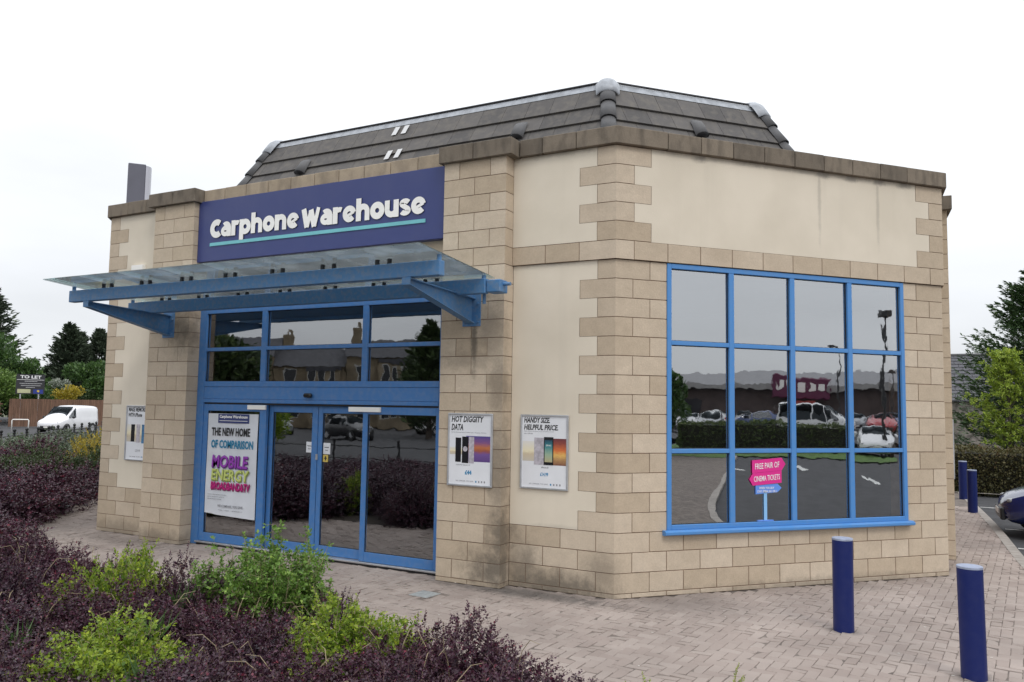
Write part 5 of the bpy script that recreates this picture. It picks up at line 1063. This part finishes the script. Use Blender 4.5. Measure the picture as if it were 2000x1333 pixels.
flat('yellow_panel', .12, 1.05, 2.60, 2.92, -.004, mat('pale_yellow_panel', (.50, .50, .30), .5, .05), t, .003); flat('blue_panel', 1.25, 1.95, 2.56, 2.90, -.004, mat('agent_blue_panel', (.02, .04, .25), .5, .05), t, .003)
bm = bmesh.new(); bmesh.ops.create_circle(bm, cap_ends=True, radius=.09, segments=14, matrix=Matrix.Translation((1.6, -.012, 2.77)) @ Matrix.Rotation(math.pi/2, 4, 'X')); obj('yellow_emblem', bm, mat('emblem_yellow', (.7, .5, .05), .5, 0), t)
t = thing('hoop_barrier', 'white tubular hoop barrier at the kerb left of the van', 'barrier', (-50.1, 22.5, GZ), .9); bm = bmesh.new(); tube(bm, [(0, 0, 0), (0, 0, .72), (.04, 0, .78), (.9, 0, .78), (.94, 0, .72), (.94, 0, 0)], .035, 8); smooth(obj('hoop', bm, WHITE, t))
# railing
rpts = [Vector(p) for p in ((-1, -11.6), (-6, -10.9), (-11, -10.9), (-15.5, -10.2), (-18.2, -6.5), (-20.2, -2.5), (-22.3, 2.5), (-24.0, 6.9), (-27.0, 10.4), (-30.2, 13.9), (-34.5, 18.6))]
t = thing('black_railing', 'black iron railing with ball topped posts along the far edge of the planting bed', 'railing', (-24.0, 6.9, GZ)); IRON = mat('black_iron', (.018, .018, .02), .4, .1)
bm = bmesh.new(); tube(bm, [(0, 0, -.05), (0, 0, .25), (0, 0, .27), (0, 0, .30), (0, 0, .55), (0, 0, .57), (0, 0, .93), (0, 0, .95), (0, 0, .985), (0, 0, 1.0), (0, 0, 1.03), (0, 0, 1.07), (0, 0, 1.11), (0, 0, 1.13)], [.04, .04, .055, .04, .035, .055, .035, .055, .055, .03, .05, .062, .04, .006], 10); pm = bpy.data.meshes.new('railing_post'); bm.to_mesh(pm); bm.free(); pm.materials.append(IRON)
O_ = Vector((-24.0, 6.9)); dist = 0
for i in range(len(rpts)-1):
    a, b = rpts[i], rpts[i+1]; L = (b-a).length; stp = 1.9 if i < 5 else 1.22; n = max(1, round(L/stp))
    for k_i in range(n): obj('railing_post', pm, None, t, (*(a+(b-a)*k_i/n-O_), 0))
    bm = bmesh.new()
    for z in (.88, .50): tube(bm, [(*(a-O_), z), (*(b-O_), z)], .019, 6)
    obj('rail', bm, IRON, t)
# ================================================================== VEHICLES
TYRE = mat('tyre', (.02, .02, .02), .8, .1); RIM = mat('wheel_rim', (.45, .45, .47), .3, .1, metal=.6); CARG = glass_mat('car_glass', .12, (.25, .27, .28), .001, 2, .1)
LAMPG = mat('headlamp', (.28, .29, .30), .10, .3, 30, coat=.6); REDL = mat('tail_lamp', (.4, .01, .01), .2, .1)
def carpaint(name, c, rough=.25): return mat(name, c, rough, .03, 2, coat=.6)
def vehicle(name, lab, cat, loc, rz, st, paintm, wheels, glassrows, ww=.86, plate=None, grp=None, wr=.31):
    t = thing(name, lab, cat, loc, rz, grp); bm = bmesh.new(); rings = []
    for x, zb, zk, zr, w, wt in st:
        half = [(0, zb), (w*.80, zb), (w*.97, zb+.10), (w, (zb+zk)/2), (w*.985, zk-.04), (w*.955, zk), (wt+(w-wt)*.10, zr-.05), (wt*.82, zr), (0, zr+.025)]
        r = [(y, z) for y, z in half]+[(-y, z) for y, z in half[-2:0:-1]]; rings.append([(x, y, z) for y, z in r])
    vr = [[bm.verts.new(p) for p in r] for r in rings]; n = len(vr[0])
    for i in range(len(vr)-1):
        for k in range(n): bm.faces.new((vr[i][k], vr[i][(k+1) % n], vr[i+1][(k+1) % n], vr[i+1][k]))
    bm.faces.new(vr[0][::-1]); bm.faces.new(vr[-1]); bmesh.ops.recalc_face_normals(bm, faces=bm.faces[:])
    body = obj('body', bm, paintm, t); smooth(body); md = body.modifiers.new('soft', 'SUBSURF'); md.levels = 1; md.render_levels = 1
    P = [[Vector(p) for p in r] for r in rings]
    def patch(nm, A, B, C_, D_, off, m, ins=.12):
        c = (A+B+C_+D_)/4; q = [c+(p-c)*(1-ins) for p in (A, B, C_, D_)]; nn = (q[1]-q[0]).cross(q[3]-q[0]).normalized(); nn = nn if nn.dot(c-Vector((c.x*.6, 0, .8))) > 0 else -nn
        bm = bmesh.new(); bm.faces.new([bm.verts.new(p+nn*off) for p in q]); bm.faces.new([bm.verts.new(p+nn*(off-.02)) for p in q][::-1]); return obj(nm, bm, m, t)
    for kind, i, j in glassrows:
        if kind == 'side':
            for s in (5, n-5):
                e = 6 if s == 5 else n-6; patch('side_window', P[i][s], P[j][s], P[j][e], P[i][e], .012, CARG, .10)
        else: patch('windscreen' if kind == 'front' else 'rear_window', P[i][6], P[j][6], P[j][n-6], P[i][n-6], .075, CARG, .14)
    for x in wheels:
        for s in (-1, 1):
            bm = bmesh.new(); tube(bm, [(0, -.10*s, 0), (0, .07*s, 0), (0, .10*s, 0)], [wr, wr, wr*.93], 20); o = smooth(obj('wheel', bm, TYRE, t, (x, s*(ww-.09), wr-loc[2]*0)))
            for p in o.data.polygons: p.use_smooth = len(p.vertices) == 4
            bm = bmesh.new(); tube(bm, [(0, .09*s, 0), (0, .112*s, 0)], wr*.62, 14); obj('rim', bm, RIM, o)
            bm = bmesh.new(); tube(bm, [(x, s*(ww-.02), wr), (x, s*(ww+.004), wr)], wr*1.18, 20); obj('wheel_arch', bm, DARK, t)
    xf = st[-1][0]; f = st[-2]
    for s in (-1, 1):
        bm = bmesh.new(); bmesh.ops.create_uvsphere(bm, u_segments=10, v_segments=6, radius=1); bmesh.ops.transform(bm, matrix=Matrix.Translation((xf-.20, s*f[4]*.74, f[2]-.13)) @ Matrix.Diagonal((.11, .10, .045, 1)), verts=bm.verts[:]); smooth(obj('headlight', bm, LAMPG, t))
        bm = bmesh.new(); box(bm, st[0][0]-.03, st[0][0]+.05, s*.62-.1, s*.62+.1, .75, 1.0, 0, .02); obj('tail_light', bm, REDL, t)
        bm = bmesh.new(); bmesh.ops.create_uvsphere(bm, u_segments=8, v_segments=6, radius=1); bmesh.ops.transform(bm, matrix=Matrix.Translation((st[-3][0]-.25, s*(f[4]+.16), st[-3][2]+.06)) @ Matrix.Diagonal((.07, .12, .08, 1)), verts=bm.verts[:]); smooth(obj('wing_mirror', bm, DARK if cat == 'van' else paintm, t))
    obj('grille', bxm(xf-.10, xf-.005, -.5, .5, .30, .52, .02), DARK, t); obj('number_plate', bxm(xf-.03, xf+.012, -.24, .24, .40, .49), WHITE, t); return t
HB = [(-1.92, .42, .80, .92, .66, .56), (-1.86, .26, .92, 1.28, .78, .56), (-1.25, .20, .94, 1.47, .84, .57), (.05, .18, .93, 1.47, .85, .58), (.98, .18, .92, .985, .85, .70), (1.62, .20, .80, .85, .80, .62), (1.95, .30, .62, .66, .66, .50)]
HG = [('side', 2, 3), ('side', 3, 4), ('front', 3, 4), ('rear', 1, 2)]
VB = [(-2.15, .45, .98, 1.70, .82, .74), (-2.10, .24, 1.0, 1.80, .87, .78), (-.30, .22, 1.0, 1.84, .88, .80), (.42, .22, 1.0, 1.80, .88, .76), (1.22, .22, 1.0, 1.08, .88, .74), (1.88, .26, .86, .92, .84, .62), (2.12, .36, .66, .70, .72, .52)]
z_r = GZ-.085
vehicle('white_van', 'small white panel van parked across the road by the brown fence', 'van', (-47.8, 24.8, z_r), math.radians(-66), VB, carpaint('white_van_paint', (.78, .78, .80)), (-1.35, 1.42), [('side', 3, 4), ('front', 3, 4)], .88)
vehicle('blue_car', 'dark blue hatchback parked nose to the kerb at the right edge', 'car', (6.10, 9.35, z_r), math.radians(-178), HB, carpaint('dark_blue_car_paint', (.003, .012, .10), .18), (-1.22, 1.22), HG, .85)
cols = [(.5, .5, .52), (.35, .02, .03), (.03, .03, .035), (.7, .7, .7), (.05, .08, .2), (.25, .26, .28)]
vehicle('black_estate_car', 'black car on the road beyond the railing, seen reflected in the shop doors', 'car', (-29.5, -31.0, z_r), math.radians(15), HB, carpaint('black_car_paint', (.012, .012, .014)), (-1.22, 1.22), HG, .85)
vehicle('white_car', 'white car facing the shop in the car park, seen reflected in the big window', 'car', (37.5, 3.6, z_r), math.radians(180), HB, carpaint('white_car_paint', (.75, .75, .76)), (-1.22, 1.22), HG, .85)
struct(obj('car_park', quadm([(42, -60, GZ+.35), (130, -60, .9), (130, 60, .9), (42, 60, GZ+.35)]), ASPHALT))
vehicle('white_minibus', 'white minibus behind the hedge, seen reflected in the middle of the big window', 'van', (49.5, .3, .42), math.radians(95), [(a*1.15, b, c*1.1, d*1.25, e, f) for a, b, c, d, e, f in VB], carpaint('minibus_paint', (.7, .7, .7)), (-1.5, 1.5), [('side', 1, 2), ('side', 2, 3), ('side', 3, 4), ('front', 3, 4)], .88)
base = vehicle('parked_car', 'silver car parked in the far car park row, reflected in the big window', 'car', (56, -9, .52), math.radians(175), HB, carpaint('silver_car_paint', (.5, .5, .52)), (-1.22, 1.22), HG, .85, grp='cars in the reflected car park')
cps = [carpaint('car_paint', c) for c in cols]; cn = ['silver', 'red', 'black', 'white', 'blue', 'grey']
def copytree(o, par=None, repl=None):
    c = o.copy(); link(c); c.parent = par
    if repl and o.name.startswith('body'):
        c.data = o.data.copy(); c.data.materials[0] = repl
    for ch in o.children: copytree(ch, c, repl)
    return c
for i in range(17):
    ci = (i*5+1) % 6; c = copytree(base, None, cps[ci]); row = i // 9; c.location = (54+row*8+rf.uniform(-.5, .5), -13+2.9*(i % 9)+row*1.3, .50+row*.05); c.rotation_euler[2] = math.radians(178+rf.uniform(-3, 3)+(90 if i % 7 == 3 else 0))
    c['label'] = '%s hatchback, number %s from the left in the %s row of the reflected car park' % (cn[ci], ['one', 'two', 'three', 'four', 'five', 'six', 'seven', 'eight', 'nine'][i % 9], ['near', 'far'][row])
for i, (x, y, r) in enumerate(((-34, -36, 20), (-38, -33, 30), (-30, -42, 100))):
    c = copytree(base, None, cps[(2, 5, 3)[i]]); c.location = (x, y, z_r); c.rotation_euler[2] = math.radians(r); c['label'] = ['black', 'grey', 'white'][i]+' hatchback on the road in front of the stone terrace, seen reflected in the doors'; c['group'] = 'cars in front of the terrace'
# ================================================================== WHAT THE GLASS REFLECTS
t = thing('retail_store', 'long low brown retail store with plum sign across the car park', 'building', (84, -4, .5))
obj('wall', bxm(0, 20, -26, 30, -.6, 3.9), mat('store_brick', (.075, .055, .05), .9, .2, 1), t); bm = bmesh.new(); prism(bm, [(-.8, -27), (-.8, 31), (21, 31), (21, -27)], 3.9, 4.5); obj('eaves_band', bm, mat('store_eaves', (.30, .29, .28), .7, .1), t)
bm = bmesh.new(); V = [bm.verts.new(p) for p in ((-.8, -27, 4.5), (-.8, 31, 4.5), (9, 20, 6.2), (9, -16, 6.2))]; bm.faces.new(V); obj('roof', bm, mat('store_roof', (.22, .22, .23), .8, .1), t)
obj('sign_board', bxm(-1.2, -.9, -1.4, 4.2, 3.0, 5.3, .1), mat('plum_sign', (.10, .008, .045), .5, .05), t)
for y_, w_ in ((-1.0, .8), (.1, .7), (1.0, .9), (2.1, .7), (3.0, 1.0)): obj('sign_stroke', bxm(-1.25, -1.2, y_, y_+w_*.8, 3.9+.1*w_, 4.6+.2*w_, .05), WHITE, t)
for y_ in (-14, 12, 20): obj('shop_front', bxm(-.1, -.02, y_, y_+5, .3, 2.8), mat('store_glass', (.02, .02, .025), .1, 0), t)
bm = bmesh.new(); prism(bm, [(-3.5, .4), (-3.5, 2.6), (-.9, 2.6), (-.9, .4)], 2.3, 2.8); obj('porch', bm, mat('red_porch', (.30, .03, .02), .6, .1), t)
hedge('dark clipped hedge at the edge of the car park, seen reflected in the big window', 0, 8.6, 0, 1.2, 1.5, leaf_mat('hedge_leaf_olive', (.03, .05, .015), (.10, .14, .03), (.2, .24, .05), .6, .2), 61, 16000, .10, 1.53, 37.6, -6.2)
bm = bmesh.new(); bm.faces.new([bm.verts.new(p) for p in ((30.5, -8, GZ-.03), (39.5, -8, GZ-.03), (39.5, 2.6, GZ-.03), (36, 4.6, GZ-.03), (31.4, 4.4, GZ-.03))]); struct(obj('grass_verge', bm, mat('verge_grass', (.07, .14, .025), .95, .4, 4)))
broadleaf('bushy green tree at the left of the reflected car park', 30.6, -6.1, 4.4, 1.9, 71, MIDG, .22, 7000, .03)
for x, y, h, lab, dbl in ((36.0, 4.0, 7.0, 'tall black lamp post with square head, reflected in the right window panes', 1), (61, 1.3, 7.4, 'distant lamp post in the car park, reflected above the store sign', 0), (66, 5.6, 5.4, 'short distant lamp post right of the store sign in the reflection', 0)):
    t = thing('lamp_post', lab, 'lamp post', (x, y, GZ)); bm = bmesh.new(); tube(bm, [(0, 0, 0), (0, 0, h)], [.09, .06], 8); obj('post', bm, IRON, t); obj('lamp_head', bxm(-.18, .18, -.28, .28, h-.05, h+.28 if dbl else h+.12, .02), IRON, t)
SSTONE = mat('terrace_sandstone', (.22, .175, .115), .9, .3, .7, (3, .03, .4)); TR = mat('terrace_slate', (.06, .06, .068), .8, .2); WF = mat('white_window_frame', (.5, .5, .48), .5, .05); WG = mat('dark_window', (.02, .022, .025), .15, 0)
def hoose(lab, x, y, rz, w, h, seed):
    t = thing('terraced_house', lab, 'house', (x, y, GZ), rz, 'stone terrace across the road'); r = random.Random(seed); obj('wall', bxm(0, w, 0, 8, 0, h), SSTONE, t)
    bm = bmesh.new(); V = [bm.verts.new(p) for p in ((-.05, -.3, h), (w+.05, -.3, h), (w+.05, 4, h+2.0), (-.05, 4, h+2.0), (-.05, 8.3, h), (w+.05, 8.3, h))]; bm.faces.new(V[:4]); bm.faces.new((V[3], V[2], V[5], V[4])); bm.faces.new((V[0], V[3], V[4])); bm.faces.new((V[1], V[5], V[2])); ro = obj('roof', bm, TR, t)
    obj('chimney', bxm(w-.9, w-.05, 3.2, 4.6, h+1, h+3.1), SSTONE, ro)
    for i in range(4): obj('chimney_pot', bxm(w-.75, w-.55, 3.3+.33*i, 3.5+.33*i, h+3.1, h+3.6), SSTONE, ro)
    bay = 2.8; obj('bay', bxm(.5, .5+bay, -.9, -.002, 0, h*.92), SSTONE, t); bm = bmesh.new(); prism(bm, [(.4, -1.0), (.6+bay, -1.0), (.6+bay, .1), (.4, .1)], h*.92, h*.92+.35); obj('bay_roof', bm, TR, t)
    for fl in range(2):
        z = .9+fl*h*.5
        for xx in (.75, 1.65, 2.5): f = obj('window', bxm(xx, xx+.6, -.94, -.90, z, z+1.6), WF, t); obj('pane', bxm(xx+.07, xx+.53, -.95, -.94, z+.07, z+1.53), WG, f)
        f = obj('window', bxm(4.3, 5.3, -.05, -.003, z+(0 if fl else 0), z+1.6), WF, t); obj('pane', bxm(4.38, 5.22, -.06, -.05, z+.07, z+1.53), WG, f)
dn = ['first', 'second', 'third', 'fourth', 'fifth', 'sixth', 'seventh']
a0 = Vector((-34.2, -56.0)); u_ = Vector((-.80, .60)); ang_ = math.atan2(-u_.y, -u_.x)
for i in range(5):
    q = a0+u_*(6.3*i); hoose('%s bay fronted sandstone terraced house, counted from the dark trees' % dn[i], q.x, q.y, math.atan2(u_.y, u_.x), 6.2, 6.0+[0, .3, -.6, .2, .9][i], i)
conifer('dark tree right of the terrace, tallest in the door reflection', -27.5, -37.0, 7.6, 3.2, 81, DKGREEN, .45, 260, 26, .02, .7, 'dark_tree'); conifer('second dark tree right of the terrace in the door reflection', -24.0, -38.5, 7.0, 3.0, 82, DKGREEN, .45, 240, 26, .02, .7, 'dark_tree'); conifer('third dark tree at the right of the door reflection', -31.0, -41.5, 7.6, 2.9, 83, DKGREEN, .45, 220, 26, .02, .7, 'dark_tree')
broadleaf('round dark tree left of the terrace in the door reflection', -23.5, -14.8, 4.9, 3.0, 84, DKGREEN, .3, 8000, .1); broadleaf('light green bush on the corner by the road, reflected in the left door', -30.8, -25.0, 2.2, 1.6, 85, YELLOWG, .16, 4000, .02, 'green_bush', 'shrub')
t = thing('church_spire', 'thin dark church spire behind the dark trees in the door reflection', 'spire', (-41.5, -62.0, GZ)); bm = bmesh.new(); bmesh.ops.create_cone(bm, cap_ends=True, radius1=1.4, radius2=.05, depth=9, segments=8, matrix=Matrix.Translation((0, 0, 8.5))); obj('spire', bm, TR, t); obj('tower', bxm(-1.4, 1.4, -1.4, 1.4, 0, 4), SSTONE, t)
# small litter
rl_ = random.Random(9); bm = bmesh.new()
for i in range(70):
    x, y = rl_.uniform(-2, 5), rl_.uniform(-3.5, 3)
    if inpoly(x, y, foot_poly) or not inpoly(x, y, pave_poly): continue
    s = rl_.uniform(.006, .016); a = rl_.uniform(0, 3); bm.faces.new([bm.verts.new((x+s*math.cos(a+k*1.57), y+s*.6*math.sin(a+k*1.57), GZ+.004)) for k in range(4)])
s_ = obj('paving_litter_specks', bm, mat('litter_specks', (.7, .68, .62), .8, .1)); s_['kind'] = 'stuff'; s_['label'] = 'tiny pale specks and droppings scattered on the brick paving'
